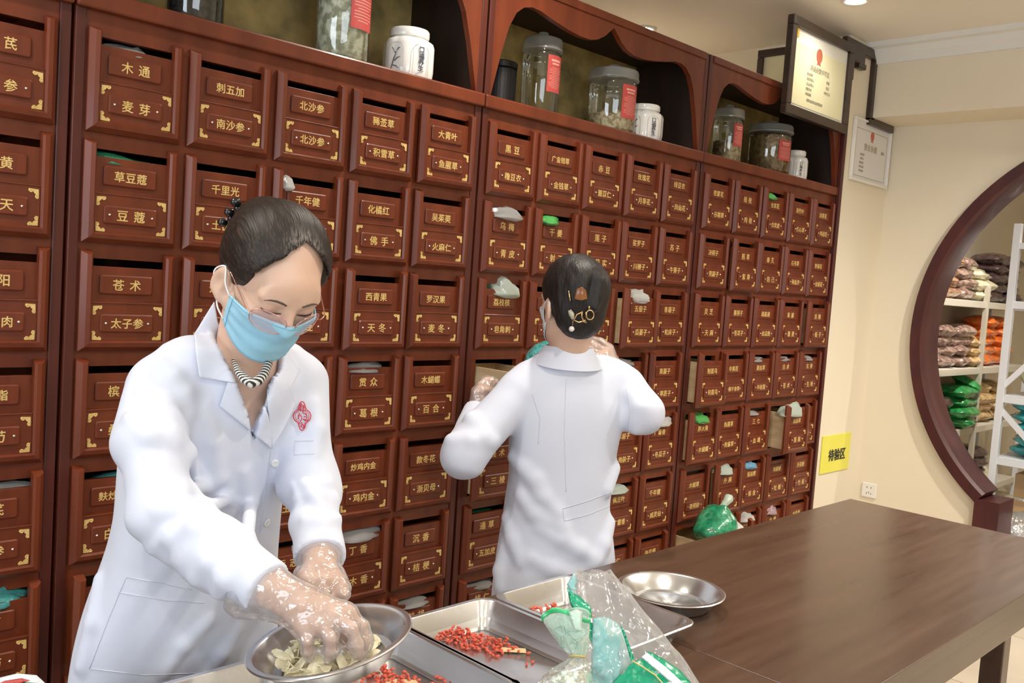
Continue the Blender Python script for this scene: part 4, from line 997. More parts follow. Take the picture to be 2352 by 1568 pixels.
def sdf_mesh(fn, lo, hi, vox, relax=2):
    """surface nets on a sparse grid"""
    lo = np.asarray(lo, float); hi = np.asarray(hi, float); B = 8; bs = vox * B
    nb = np.ceil((hi - lo) / bs).astype(int)
    g = np.stack(np.meshgrid(*[np.arange(k) for k in nb], indexing='ij'), -1).reshape(-1, 3)
    d = fn((lo + (g + 0.5) * bs).astype(F32))
    g = g[np.abs(d) < bs * 1.35]
    dim = nb * B + 2
    key = lambda i: (i[..., 0] * dim[1] + i[..., 1]) * dim[2] + i[..., 2]
    loc = np.stack(np.meshgrid(*[np.arange(B + 1)] * 3, indexing='ij'), -1)
    ck, cv, edges = [], [], []
    for s in range(0, len(g), 400):
        gb = g[s:s + 400]
        idx = gb[:, None, None, None, :] * B + loc[None]
        val = fn((lo + idx.reshape(-1, 3) * vox).astype(F32)).reshape(len(gb), B + 1, B + 1, B + 1)
        neg = val < 0
        num = np.zeros((len(gb), B, B, B, 3)); cnt_ = np.zeros((len(gb), B, B, B))
        for ax in range(3):
            for o1 in (0, 1):
                for o2 in (0, 1):
                    sl0 = [slice(0, B)] * 3; sl1 = [slice(0, B)] * 3
                    oth = [q for q in range(3) if q != ax]
                    sl0[oth[0]] = slice(o1, o1 + B); sl0[oth[1]] = slice(o2, o2 + B); sl1 = list(sl0); sl1[ax] = slice(1, B + 1)
                    va = val[(slice(None), *sl0)]; vb = val[(slice(None), *sl1)]
                    cr = (va < 0) != (vb < 0); t = np.where(cr, va / np.where(cr, va - vb, 1), 0)
                    off = np.zeros((len(gb), B, B, B, 3)); off[..., ax] = t; off[..., oth[0]] = o1; off[..., oth[1]] = o2
                    num += off * cr[..., None]; cnt_ += cr
            # edges owned by this block
            sl0 = [slice(0, B)] * 3; sl1 = list(sl0); sl1[ax] = slice(1, B + 1)
            a_ = neg[(slice(None), *sl0)]; b_ = neg[(slice(None), *sl1)]
            w_ = np.argwhere(a_ != b_)
            if len(w_):
                gi = gb[w_[:, 0]] * B + w_[:, 1:]; edges.append((ax, gi, a_[tuple(w_.T)]))
        m = cnt_ > 0; w_ = np.argwhere(m)
        if len(w_):
            gi = gb[w_[:, 0]] * B + w_[:, 1:]
            ck.append(key(gi)); cv.append(lo + (gi + num[m] / cnt_[m][:, None]) * vox)
    ck = np.concatenate(ck); cv = np.concatenate(cv); o = np.argsort(ck); ck = ck[o]; cv = cv[o]
    F = []
    for ax, gi, sgn in edges:
        b_, c_ = [(1, 2), (2, 0), (0, 1)][ax]
        q = []
        for ob, oc in ((-1, -1), (0, -1), (0, 0), (-1, 0)):
            i = gi.copy(); i[:, b_] += ob; i[:, c_] += oc; q.append(key(i))
        q = np.stack(q, 1); p_ = np.searchsorted(ck, q); p_ = np.clip(p_, 0, len(ck) - 1)
        ok = (ck[p_] == q).all(1); p_ = p_[ok]; sg = sgn[ok]
        p_[~sg] = p_[~sg][:, ::-1]; F.append(p_)
    F = np.concatenate(F)
    # light smoothing to remove grid steps
    e = np.concatenate([F[:, [0, 1]], F[:, [1, 2]], F[:, [2, 3]], F[:, [3, 0]]])
    n = len(cv); deg = np.bincount(e[:, 0], minlength=n) + np.bincount(e[:, 1], minlength=n)
    for it in range(relax):
        acc = np.zeros_like(cv)
        for k in range(3): acc[:, k] = np.bincount(e[:, 0], cv[e[:, 1], k], n) + np.bincount(e[:, 1], cv[e[:, 0], k], n)
        cv = cv * 0.5 + 0.5 * acc / np.maximum(deg, 1)[:, None]
    return cv, F
def np_mesh(name, v, f, m, parent=None, off=None):
    me = bpy.data.meshes.new(name); n = len(v); k = len(f)
    me.vertices.add(n); me.vertices.foreach_set('co', np.asarray(v, np.float32).ravel())
    me.loops.add(k * 4); me.loops.foreach_set('vertex_index', np.asarray(f, np.int32).ravel())
    me.polygons.add(k); me.polygons.foreach_set('loop_start', np.arange(0, 4 * k, 4, dtype=np.int32))
    me.polygons.foreach_set('use_smooth', np.ones(k, bool))
    me.update(calc_edges=True); me.validate()
    me.materials.append(m)
    o = bpy.data.objects.new(name, me); COL.objects.link(o)
    if parent is not None:
        o.parent = parent
    if off is not None: o.location = off
    return o
def bvh_of(v, f): return BVHTree.FromPolygons([tuple(q) for q in np.asarray(v, float)], [tuple(int(i) for i in q) for q in f])
def mixer(fr, c): return fr
# cloth laid on the coat: an outline in the photo's frame is dropped onto the surface, given thickness and kept as real cloth
def inside(poly, x, y):
    c = False; n = len(poly)
    for i in range(n):
        (x1, y1), (x2, y2) = poly[i], poly[(i + 1) % n]
        if (y1 > y) != (y2 > y) and x < (x2 - x1) * (y - y1) / (y2 - y1) + x1: c = not c
    return c
def drop(bvh, x, y):
    d = Vector(tuple(px_dir(x, y))).normalized(); h = bvh.ray_cast(Vector(tuple(CAM)), d)
    return h
def patch(name, poly, bvh, m, parent, off, lift=0.004, thick=0.003, step=7.0, fallback=None, smooth=3):
    """outline -> triangles (ear clip through bmesh fill) subdivided and dropped on the body"""
    bm = bmesh.new(); vs = [bm.verts.new((x, y, 0)) for x, y in poly]
    bm.faces.new(vs); bmesh.ops.triangulate(bm, faces=bm.faces[:])
    for _ in range(7):
        lg = [e for e in bm.edges if e.calc_length() > step]
        if not lg: break
        bmesh.ops.subdivide_edges(bm, edges=lg, cuts=1); bmesh.ops.triangulate(bm, faces=bm.faces[:])
    bm.verts.ensure_lookup_table()
    depth = {}; miss = []
    for q in bm.verts:
        h = drop(bvh, q.co.x, q.co.y)
        if h[0] is None: miss.append(q.index if q.index >= 0 else q); depth[q] = None
        else: depth[q] = float((np.array(h[0]) - CAM) @ RM[:, 1])
    known = [z for z in depth.values() if z is not None]
    if not known: bm.free(); return None
    lost = [q for q in bm.verts if depth[q] is None]; kn = [p for p in bm.verts if depth[p] is not None]
    for q in lost: depth[q] = depth[min(kn, key=lambda p: (p.co - q.co).length_squared)]
    for _ in range(40):
        for q in lost: nb_ = [depth[e.other_vert(q)] for e in q.link_edges]; depth[q] = sum(nb_) / len(nb_)
    lost_ = set(lost)
    for _ in range(smooth):
        nd = {}
        for q in bm.verts:
            nb_ = [depth[e.other_vert(q)] for e in q.link_edges]
            nd[q] = min(depth[q] if q not in lost_ else 9, 0.5 * depth[q] + 0.5 * sum(nb_) / len(nb_))
        depth = nd
    for q in bm.verts:
        p = at(q.co.x, q.co.y, depth[q] - lift); q.co = Vector(tuple(p - np.array(off)))
    bmesh.ops.recalc_face_normals(bm, faces=bm.faces)
    me = bpy.data.meshes.new(name); bm.to_mesh(me); bm.free()
    me.polygons.foreach_set('use_smooth', [True] * len(me.polygons)); me.materials.append(m)
    o = bpy.data.objects.new(name, me); COL.objects.link(o); o.parent = parent
    s = o.modifiers.new('thickness', 'SOLIDIFY'); s.thickness = thick; s.offset = 0
    return o
def seam(name, pts, bvh, m, parent, off, r=0.0009, lift=0.0, n=14):
    """a stitched line following the cloth"""
    P = []
    for (a, b) in zip(pts[:-1], pts[1:]):
        for i in range(n):
            t = i / n; P.append((a[0] + (b[0] - a[0]) * t, a[1] + (b[1] - a[1]) * t))
    P.append(pts[-1]); W = []
    for x, y in P:
        h = drop(bvh, x, y)
        if h[0] is not None: W.append(np.array(h[0]) - px_dir(x, y) * lift - np.array(off))
    if len(W) < 2: return None
    W = [W[0]] + [q for a, q in zip(W[:-1], W[1:]) if np.linalg.norm(q - a) < 0.05]
    return MB().tube(W, r, 5).build(name, m, parent, smooth=True)
def hit(fn, x, y, D0=0.9, D1=3.2):
    d = px_dir(x, y); D = D0
    for _ in range(60):
        v = float(fn((CAM + d * D)[None].astype(F32))[0])
        if v < 0.0008: return D
        D += v * 0.7
        if D > D1: return None
    return D
def folds(fn, lines, r, sink):
    """creases pushed out of cloth along given lines; each swells in the middle and dies away"""
    out = []
    for ln in lines:
        P = []
        for (x, y) in ln:
            D = hit(fn, x, y)
            if D is not None: P.append(CAM + px_dir(x, y) * (D + sink))
        if len(P) > 1:
            n = len(P); out.append((P, [r * (0.55 + 0.45 * math.sin(PI * (i + 0.5) / n)) for i in range(n)]))
    def f(P, d, k):
        for pts, rad in out: d = smin(d, chain(P, pts, rad, 0.012), k)
        return d
    return f
# ------------------------------------------------------------------ materials for people
M['skin'] = mat('skin', (0.68, 0.45, 0.34), (0.73, 0.50, 0.385), rough=0.45, scale=14, sss=0.12, bump=0.03, bscale=300)
M['coat'] = mat('white_lab_coat', (0.645, 0.69, 0.825), (0.675, 0.72, 0.85), rough=0.75, scale=3, sheen=0.15, bump=0.04, bscale=420)
M['coat_seam'] = mat('coat_stitching', (0.60, 0.62, 0.72), rough=0.8)
M['button'] = mat('pearl_button', (0.80, 0.80, 0.80), rough=0.25, coat=0.4)
M['mask'] = mat('blue_surgical_mask', (0.30, 0.60, 0.78), (0.36, 0.66, 0.83), rough=0.8, scale=6, bump=0.05, bscale=300)
M['mask_white'] = mat('white_mask_fabric', (0.84, 0.86, 0.88), rough=0.8)
M['trousers'] = mat('dark_trousers', (0.02, 0.02, 0.025), rough=0.8)
M['shoe'] = mat('black_shoe', (0.015, 0.014, 0.014), rough=0.35)
M['brow'] = mat('eyebrow_hair', (0.07, 0.045, 0.035), (0.10, 0.07, 0.055), rough=0.8)
M['lid'] = mat('lash_line', (0.05, 0.03, 0.03), rough=0.7)
M['glove'] = film('clear_plastic_glove', (0.95, 0.94, 0.95), 0.10, rough=0.15, white=0.24, bump=0.8, scale=26)
M['pink_metal'] = mat('rose_gold_frame', (0.75, 0.40, 0.34), rough=0.25, metal=0.9)
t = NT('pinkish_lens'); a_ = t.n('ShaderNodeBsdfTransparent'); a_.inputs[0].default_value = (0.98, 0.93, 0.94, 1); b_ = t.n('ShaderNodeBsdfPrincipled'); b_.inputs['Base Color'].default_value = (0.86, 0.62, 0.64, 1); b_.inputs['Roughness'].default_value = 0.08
c_ = t.n('ShaderNodeMixShader'); c_.inputs[0].default_value = 0.26; t.l(a_.outputs[0], c_.inputs[1]); t.l(b_.outputs[0], c_.inputs[2]); t.l(c_.outputs[0], t.out.inputs[0]); M['pink_lens'] = t.m  # pink tint, with the pale lens reflection mixed in as colour
M['gilt'] = mat('gilt_metal', (0.80, 0.56, 0.28), rough=0.25, metal=0.9)
M['pearl'] = mat('pearl', (0.85, 0.82, 0.78), rough=0.18, coat=0.6)
M['amber'] = mat('brown_acetate', (0.20, 0.07, 0.02), (0.34, 0.13, 0.04), rough=0.25, scale=40, coat=0.4)
M['red_thread'] = mat('red_embroidery', (0.62, 0.03, 0.06), rough=0.7)
def hair_mat(name, c1, c2, c3, stretch, part=None):
    t = NT(name); p = t.n('ShaderNodeBsdfPrincipled'); p.inputs['Roughness'].default_value = 0.46; p.inputs['Specular IOR Level'].default_value = 0.4
    nz = noise_chain(t, 1.0, 5, stretch)
    r = ramp(t, nz.outputs['Fac'], [(0.30, c1), (0.56, c2), (0.72, c3)]); col = r.outputs[0]
    if part is not None:                              # greying roots round the parting
        tc = t.n('ShaderNodeTexCoord'); vm = t.n('ShaderNodeVectorMath', operation='DISTANCE'); vm.inputs[1].default_value = part[0]
        t.l(tc.outputs['Object'], vm.inputs[0])
        mr = t.n('ShaderNodeMapRange'); mr.inputs[1].default_value = part[1]; mr.inputs[2].default_value = 0.004; mr.inputs[3].default_value = 0.0; mr.inputs[4].default_value = 0.55
        t.l(vm.outputs['Value'], mr.inputs[0])
        mu = t.n('ShaderNodeMath', operation='MULTIPLY'); t.l(mr.outputs[0], mu.inputs[0])
        m2 = t.n('ShaderNodeMapRange'); m2.inputs[1].default_value = 0.42; m2.inputs[2].default_value = 0.6; t.l(nz.outputs['Fac'], m2.inputs[0]); t.l(m2.outputs[0], mu.inputs[1])
        mx = t.n('ShaderNodeMixRGB'); mx.inputs[2].default_value = (0.42, 0.38, 0.34, 1); t.l(mu.outputs[0], mx.inputs[0]); t.l(col, mx.inputs[1]); col = mx.outputs[0]
    t.l(col, p.inputs['Base Color'])
    b = t.n('ShaderNodeBump'); b.inputs['Strength'].default_value = 0.55; b.inputs['Distance'].default_value = 0.003
    t.l(nz.outputs['Fac'], b.inputs['Height']); t.l(b.outputs[0], p.inputs['Normal']); t.l(p.outputs[0], t.out.inputs[0]); return t.m
# ------------------------------------------------------------------ a woman's head in its own frame: x to her left, y forward, z up
def head_sdf(q):
    d = ell(q, (0, -0.018, 0.034), (0.073, 0.092, 0.084))
    d = smin(d, ell(q, (0, 0.022, -0.030), (0.061, 0.066, 0.080)), 0.03)
    d = smin(d, ell(q, (0, 0.050, -0.088), (0.028, 0.030, 0.026)), 0.035)            # chin
    for s in (-1, 1):
        d = smin(d, rc(q, (s * 0.052, -0.002, -0.055), (s * 0.022, 0.052, -0.088), 0.020, 0.018), 0.03)     # jaw
        d = smin(d, ell(q, (s * 0.036, 0.058, -0.028), (0.024, 0.020, 0.020)), 0.02)                       # cheek
    d = smin(d, ell(q, (0, 0.070, 0.026), (0.046, 0.018, 0.030)), 0.03)               # forehead
    for s in (-1, 1):
        d = smax(d, -ell(q, (s * 0.031, 0.094, 0.001), (0.017, 0.012, 0.011)), 0.012)   # sockets
        d = smin(d, ell(q, (s * 0.031, 0.0735, 0.0), (0.0155, 0.0125, 0.0115)), 0.005)   # lids closed over the eye
        d = smin(d, rc(q, (s * 0.016, 0.083, 0.018), (s * 0.046, 0.073, 0.017), 0.006, 0.005), 0.012)     # brow
    d = smin(d, rc(q, (0, 0.084, 0.010), (0, 0.104, -0.030), 0.007, 0.0095), 0.010)    # nose
    for s in (-1, 1): d = smin(d, ell(q, (s * 0.011, 0.093, -0.034), (0.008, 0.009, 0.007)), 0.006)
    d = smin(d, rc(q, (-0.016, 0.083, -0.060), (0.016, 0.083, -0.060), 0.006, 0.006), 0.008)              # lips
    d = smin(d, rc(q, (-0.012, 0.081, -0.070), (0.012, 0.081, -0.070), 0.0065, 0.0065), 0.008)
    for s in (-1, 1):                                                                                     # ears
        Re = Matrix.Rotation(s * 0.35, 3, 'Z') @ Matrix.Rotation(-0.25, 3, 'X')
        Re = np.array(Re)
        e = ell(q, (s * 0.078, -0.016, -0.030), (0.0085, 0.019, 0.033), Re)
        e = smin(e, ell(q, (s * 0.074, -0.008, -0.057), (0.007, 0.010, 0.011)), 0.008)
        e = smax(e, -ell(q, (s * 0.087, -0.012, -0.030), (0.007, 0.010, 0.019), Re), 0.005)
        d = smin(d, e, 0.004)
    return d
def frame(yaw, pitch, roll):
    """head axes: yaw from facing the camera towards the picture's right, pitch down, roll"""
    R_, F_, U_ = RM[:, 0], RM[:, 1], np.array([0, 0, 1.0])
    R_ = R_ - U_ * (R_ @ U_); R_ /= np.linalg.norm(R_); F_ = np.cross(U_, R_)
    f0 = math.sin(yaw) * R_ - math.cos(yaw) * F_
    left = math.cos(yaw) * R_ + math.sin(yaw) * F_
    f = math.cos(pitch) * f0 - math.sin(pitch) * U_; u = math.cos(pitch) * U_ + math.sin(pitch) * f0
    l2 = math.cos(roll) * left + math.sin(roll) * u; u2 = math.cos(roll) * u - math.sin(roll) * left
    return np.stack([l2, f, u2], 1)
def fr_matrix(A, c, off):
    m = Matrix.Identity(4)
    for i in range(3):
        for j in range(3): m[i][j] = float(A[i, j])
        m[i][3] = float(c[i] - off[i])
    return m
def face_cut(q, s=1.0):
    """inside (>0) where the face is bare of hair: a peak at the parting, sweeping down to the temples"""
    z = q[:, 2]; w_ = np.interp(z, [-0.14, -0.01, 0.02, 0.04, 0.06, 0.078, 0.092, 0.102, 0.12], [0.11, 0.092, 0.076, 0.066, 0.055, 0.042, 0.028, 0.012, -0.03])
    yb = np.interp(z, [-0.06, -0.04, -0.02, 0.0, 0.03, 0.10], [-0.03, -0.012, 0.010, 0.034, 0.043, 0.020])
    return np.minimum(w_ - np.abs(q[:, 0] - 0.004), (q[:, 1] - yb) * 0.8).astype(F32) * 0.8
def finger(P, pts, r0=0.0085, r1=0.0068):
    n = len(pts); return chain(P, pts, [r0 + (r1 - r0) * i / (n - 1) for i in range(n)], 0.004)
def head_object(name, fn, lo, hi, vox, A, c, off, m, parent, relax=2):
    v, f = sdf_mesh(fn, lo, hi, vox, relax); o = np_mesh(name, v, f, m, parent); o.matrix_local = fr_matrix(A, c, off); return o
# ---- surgical mask formed over the face
def surgical_mask(parent, A, c, off, mt, top=(-0.012, -0.026), bot=(-0.122, -0.082), half=1.25):
    hv, hf = sdf_mesh(head_sdf, (-0.10, -0.12, -0.13), (0.10, 0.13, 0.13), 0.004, 2); tree = bvh_of(hv, hf)
    nu, nv = 41, 25; Rr = np.zeros((nv, nu)); Zz = np.zeros((nv, nu)); Th = np.linspace(-half, half, nu)
    for j in range(nv):
        for i, t in enumerate(Th):
            a = (abs(t) / half) ** 1.6
            z0 = top[0] + (top[1] - top[0]) * a; z1 = bot[0] + (bot[1] - bot[0]) * a; z = z0 + (z1 - z0) * j / (nv - 1)
            h = tree.ray_cast(Vector((0.16 * math.sin(t), 0.0 + 0.16 * math.cos(t), z)), Vector((-math.sin(t), -math.cos(t), 0)))
            Rr[j, i] = 0.16 - h[3] if h[0] is not None else 0.05; Zz[j, i] = z
    for _ in range(46):
        pad = np.pad(Rr, 1, 'edge'); av = (pad[:-2, 1:-1] + pad[2:, 1:-1] + pad[1:-1, :-2] + pad[1:-1, 2:]) / 4
        Rr = np.maximum(Rr, av)
    Rr += 0.005
    for j in range(nv): Rr[j] += 0.0012 * math.sin(j / (nv - 1) * PI * 7) * (1 - (np.abs(Th) / half) ** 4)
    v = [(Rr[j, i] * math.sin(Th[i]), Rr[j, i] * math.cos(Th[i]), Zz[j, i]) for j in range(nv) for i in range(nu)]
    f = [(j * nu + i, j * nu + i + 1, (j + 1) * nu + i + 1, (j + 1) * nu + i) for j in range(nv - 1) for i in range(nu - 1)]
    o = np_mesh('face_mask', np.array(v), np.array(f), mt, parent); o.matrix_local = fr_matrix(A, c, off)
    s = o.modifiers.new('thickness', 'SOLIDIFY'); s.thickness = 0.0015
    mb = MB()
    for j in (1, nv - 2): mb.tube([np.array(v[j * nu + i]) * 1.006 for i in range(0, nu, 2)], 0.0007, 5)
    for i in (2, nu - 3): mb.tube([np.array(v[j * nu + i]) * 1.006 for j in range(0, nv, 2)], 0.0007, 5)
    mb.build('stitched_edge', M['mask_stitch'], o, smooth=True)
    for s_ in (-1, 1):
        i = 0 if s_ < 0 else nu - 1; a = np.array(v[1 * nu + i]); b = np.array(v[(nv - 2) * nu + i])
        e0 = np.array((s_ * 0.080, -0.016, 0.000)); e1 = np.array((s_ * 0.086, -0.034, -0.026)); e2 = np.array((s_ * 0.077, -0.012, -0.060))
        P = [a, (a * 0.55 + e0 * 0.45) + np.array((s_ * 0.004, 0, 0)), e0, e1, e2, (b * 0.5 + e2 * 0.5) + np.array((s_ * 0.004, 0, 0)), b]
        MB().tube(spline(P), 0.0015, 6).build('ear_loop', M['mask_white'], o, smooth=True)
    return o
M['mask_stitch'] = mat('mask_stitching', (0.22, 0.48, 0.66), rough=0.8)
# ================================================================== the woman in glasses and a blue mask, hands over the pan
def hand(P, w_, ks, fins, th):
    d = None
    for k in ks:
        e = rc(P, w_, k, 0.021, 0.0115); d = e if d is None else smin(d, e, 0.012)
    for i in range(3): d = smin(d, rc(P, ks[i], ks[i + 1], 0.0115, 0.0115), 0.010)
    for fg, r0 in zip(fins, (0.0088, 0.0092, 0.0088, 0.0078)): d = smin(d, finger(P, fg, r0, r0 - 0.0018), 0.0035)
    d = smin(d, finger(P, [w_ * 0.6 + th[0] * 0.4] + th, 0.0140, 0.0085), 0.006)
    return d
def glove(P, w_, ks, fins, th, fore, rr, drop_):
    d = hand(P, w_, ks, fins, th) - 0.0056
    for a in range(3): d = smin(d, rc(P, fins[a][2], fins[a + 1][2], 0.004, 0.004), 0.014)
    bk = w_ + (fore - w_) * 0.20
    d = smin(d, rc(P, w_ * 0.6 + ks[1] * 0.4 + drop_ * 0.4, bk + drop_, 0.030, rr), 0.02)
    d = d + 0.0026 * ridge(P, 26, 61).astype(F32) + 0.0012 * ridge(P, 60, 62).astype(F32)
    ax = ((fore - w_) / np.linalg.norm(fore - w_)).astype(F32)
    return np.maximum(d, (P - bk.astype(F32)) @ ax)
def woman_one():
    root = empty('person', (0.02, -0.62, 0.0)); off = np.array((0.02, -0.62, 0.0))
    tag(root, 'woman in white coat, glasses and blue mask sorting slices in a steel pan', 'person')
    shift = tuple(-off)
    A = frame(math.radians(38), math.radians(38), math.radians(-3)); Hc = at(629, 637, 1.545)
    NB = at(560, 838, 1.64)
    RS, RE, RW = at(366, 892, 1.56), at(380, 1185, 1.45), at(618, 1352, 1.352)
    LS, LE, LW = at(686, 880, 1.74), at(712, 1115, 1.70), at(733, 1278, 1.55)
    Z = [0.40, 0.55, 0.70, 0.85, 0.95, 1.05, 1.14, 1.22, 1.28, 1.32, 1.35]
    CX = [0.02, 0.02, 0.02, 0.02, 0.02, 0.02, 0.02, 0.02, 0.02, 0.02, 0.025]
    CY = [-0.61, -0.61, -0.62, -0.65, -0.67, -0.69, -0.715, -0.735, -0.75, -0.76, -0.765]
    WA = [0.235, 0.225, 0.212, 0.190, 0.172, 0.160, 0.160, 0.165, 0.160, 0.130, 0.075]
    WB = [0.140, 0.134, 0.128, 0.118, 0.112, 0.108, 0.112, 0.118, 0.105, 0.085, 0.060]
    # hands: right hand pinching slices, left hand holding the rim
    rw = at(628, 1352, 1.352)
    rk = [at(797, 1408, 1.360), at(768, 1418, 1.345), at(733, 1432, 1.335), at(700, 1442, 1.335)]      # knuckles index..little
    rfin = [[rk[0], at(829, 1437, 1.362), at(840, 1470, 1.366), at(838, 1486, 1.368)],
            [rk[1], at(808, 1440, 1.335), at(822, 1478, 1.340), at(826, 1500, 1.346)],
            [rk[2], at(758, 1462, 1.322), at(760, 1492, 1.330), at(755, 1508, 1.338)],
            [rk[3], at(706, 1470, 1.322), at(708, 1495, 1.330), at(710, 1508, 1.338)]]
    rth = [at(690, 1382, 1.385), at(745, 1425, 1.395), at(785, 1458, 1.388), at(803, 1482, 1.378)]
    lw = at(735, 1285, 1.55)
    lk = [at(762, 1330, 1.49), at(738, 1335, 1.475), at(715, 1335, 1.468), at(700, 1325, 1.475)]
    lfin = [[lk[0], at(775, 1370, 1.465), at(778, 1395, 1.475), at(770, 1408, 1.49)],
            [lk[1], at(748, 1378, 1.455), at(750, 1402, 1.468), at(745, 1413, 1.485)],
            [lk[2], at(722, 1378, 1.450), at(723, 1402, 1.462), at(722, 1412, 1.478)],
            [lk[3], at(700, 1365, 1.455), at(699, 1388, 1.465), at(700, 1398, 1.478)]]
    lth = [at(755, 1300, 1.53), at(775, 1330, 1.50), at(786, 1350, 1.475), at(790, 1362, 1.455)]
    def hands(P): return np.minimum(hand(P, rw, rk, rfin, rth), hand(P, lw, lk, lfin, lth))
    def trunk(P, g): return loft(P, Z, CX, CY, [q - g for q in WA], [q - g for q in WB])
    def body(P):
        d = head_sdf((P - Hc.astype(F32)) @ A.astype(F32))
        nk = Hc + A @ np.array((0, -0.030, -0.060))
        d = smin(d, rc(P, nk, NB, 0.050, 0.056), 0.02)
        t = trunk(P, 0.022)
        t = smin(t, rc(P, at(480, 862, 1.61), at(630, 872, 1.71), 0.036, 0.034), 0.04)
        for (s, e, w_) in ((RS, RE, RW), (LS, LE, LW)): t = smin(t, chain(P, [s, e, w_], [0.045, 0.036, 0.024], 0.02), 0.03)
        d = smin(d, t, 0.025)
        d = smin(d, hands(P), 0.012)
        for s in (-1, 1): d = smin(d, chain(P, [(0.02 + s * 0.085, -0.61, 0.78), (0.02 + s * 0.09, -0.62, 0.45), (0.02 + s * 0.09, -0.60, 0.09)], [0.085, 0.058, 0.038], 0.02), 0.02)
        return d
    v, f = sdf_mesh(body, (-0.35, -1.25, 0.03), (0.40, -0.35, 1.68), 0.0036, 2)
    np_mesh('body', v, f, M['skin'], root, shift)
    hv, hf = sdf_mesh(lambda q: head_sdf(q), (-0.10, -0.12, -0.13), (0.10, 0.13, 0.13), 0.004, 2)
    # ---- coat
    B, L, R_ = at(626, 1014, 1.5), at(505, 740, 1.5), at(655, 806, 1.55)
    fd = np.array((-0.30, -0.93, 0.18)); fd /= np.linalg.norm(fd)
    n1 = np.cross(L - B, fd); n1 /= np.linalg.norm(n1); n2 = np.cross(R_ - B, fd); n2 /= np.linalg.norm(n2)
    if n1 @ (R_ - B) < 0: n1 = -n1
    if n2 @ (L - B) < 0: n2 = -n2
    ctr = np.array((0.02, -0.75, 1.25))
    def wr(P, a, b, amp, freq, seed):
        """creases across a sleeve"""
        ba = (b - a); Ln = np.linalg.norm(ba); ax = (ba / Ln).astype(F32)
        t = ((P - a.astype(F32)) @ ax); 
        n = vnoise(P, 9.0, seed)
        return amp * np.sin(t * freq + 3.5 * n).astype(F32) * (0.5 + 0.5 * vnoise(P, 6.0, seed + 3)).astype(F32)
    crease = None
    def coat(P):
        d = trunk(P, 0.0)
        d = smin(d, rc(P, at(440, 838, 1.59), at(650, 850, 1.72), 0.055, 0.052), 0.05)
        d = smin(d, rc(P, NB + np.array((0, 0.0, -0.03)), NB + np.array((0, 0.004, 0.012)), 0.080, 0.064), 0.035)
        # sleeves
        ur = at(340, 1015, 1.50)
        sr = chain(P, [RS, ur, RE, RE * 0.5 + RW * 0.5, RW], [0.058, 0.056, 0.055, 0.051, 0.044], 0.022)
        t_ = np.clip(((P - RE.astype(F32)) @ (RW - RE).astype(F32)) / float((RW - RE) @ (RW - RE)), -1, 1)
        sr = sr + wr(P, RS, RE, 0.0055, 55, 3) * np.exp(-((P - RE.astype(F32)) ** 2).sum(1) / 0.012).astype(F32) * 1.6 + wr(P, RE, RW, 0.0034, 44, 5)
        sl = chain(P, [LS, LE, LW], [0.056, 0.052, 0.042], 0.03)
        sl = sl + wr(P, LS, LE, 0.0055, 60, 7) * np.exp(-((P - LE.astype(F32)) ** 2).sum(1) / 0.010).astype(F32) * 1.5 + wr(P, LE, LW, 0.0034, 46, 9)
        d = smin(d, sr, 0.028); d = smin(d, sl, 0.028)
        # soft folds of the body of the coat
        zf = np.clip((1.3 - P[:, 2]) / 0.5, 0, 1).astype(F32)
        q = P * np.array((1.0, 1.0, 0.35), F32)
        d = d + 0.0075 * zf * vnoise(q, 13.0, 21).astype(F32) + 0.0035 * ridge(P * np.array((1, 1, 0.6), F32), 8.0, 23).astype(F32)
        if crease is not None: d = crease(P, d, 0.014)
        # open below the wrists and at the hem
        for (w_, e) in ((RW, RE), (LW, LE)):
            ax = (w_ - e) / np.linalg.norm(w_ - e)
            near = np.linalg.norm(P - w_.astype(F32), axis=1) - 0.085
            cut = -((P - w_.astype(F32)) @ ax.astype(F32))
            d = np.maximum(d, -np.maximum(cut, near))
        # neck opening
        c1 = (P - B.astype(F32)) @ n1.astype(F32); c2 = (P - B.astype(F32)) @ n2.astype(F32); c3 = (P - ctr.astype(F32)) @ fd.astype(F32)
        wedge = -np.minimum(np.minimum(c1, c2), c3 - 0.01)
        d = smax(d, -wedge, 0.004)
        nk = rc(P, NB + np.array((0, 0, -0.04)), Hc + A @ np.array((0, -0.03, -0.05)), 0.060, 0.058)
        d = smax(d, -nk, 0.004)
        return d
    crease = folds(coat, [[(505, 1100), (465, 1118), (420, 1130)], [(520, 1150), (470, 1165), (410, 1172), (365, 1172)], [(500, 1215), (450, 1212), (395, 1235), (348, 1258)], [(360, 832), (400, 866), (425, 905), (438, 945)],
                          [(395, 990), (432, 1040), (442, 1095)], [(300, 960), (345, 1000), (400, 1015)], [(560, 1295), (520, 1330), (500, 1362)], [(530, 1250), (480, 1290), (450, 1330)],
                          [(690, 1122), (720, 1120), (752, 1112)], [(684, 1146), (725, 1150), (768, 1146)], [(705, 1195), (740, 1200), (772, 1190)], [(722, 930), (728, 985), (722, 1040)],
                          [(470, 930), (490, 1010), (500, 1090)], [(560, 1080), (575, 1160), (568, 1240)], [(230, 1330), (215, 1430), (190, 1530)], [(480, 1420), (420, 1480), (380, 1540)], [(545, 1440), (510, 1500), (470, 1550)]], 0.013, 0.0065)
    cv, cf = sdf_mesh(coat, (-0.36, -1.15, 0.40), (0.42, -0.38, 1.46), 0.0048, 2)
    co = np_mesh('lab_coat', cv, cf, M['coat'], root, shift)
    tree = bvh_of(cv, cf)
    def pc(name, poly, **k):
        o = patch(name, poly, tree, M['coat'], co, off * 0 + 0, **k)
        return o
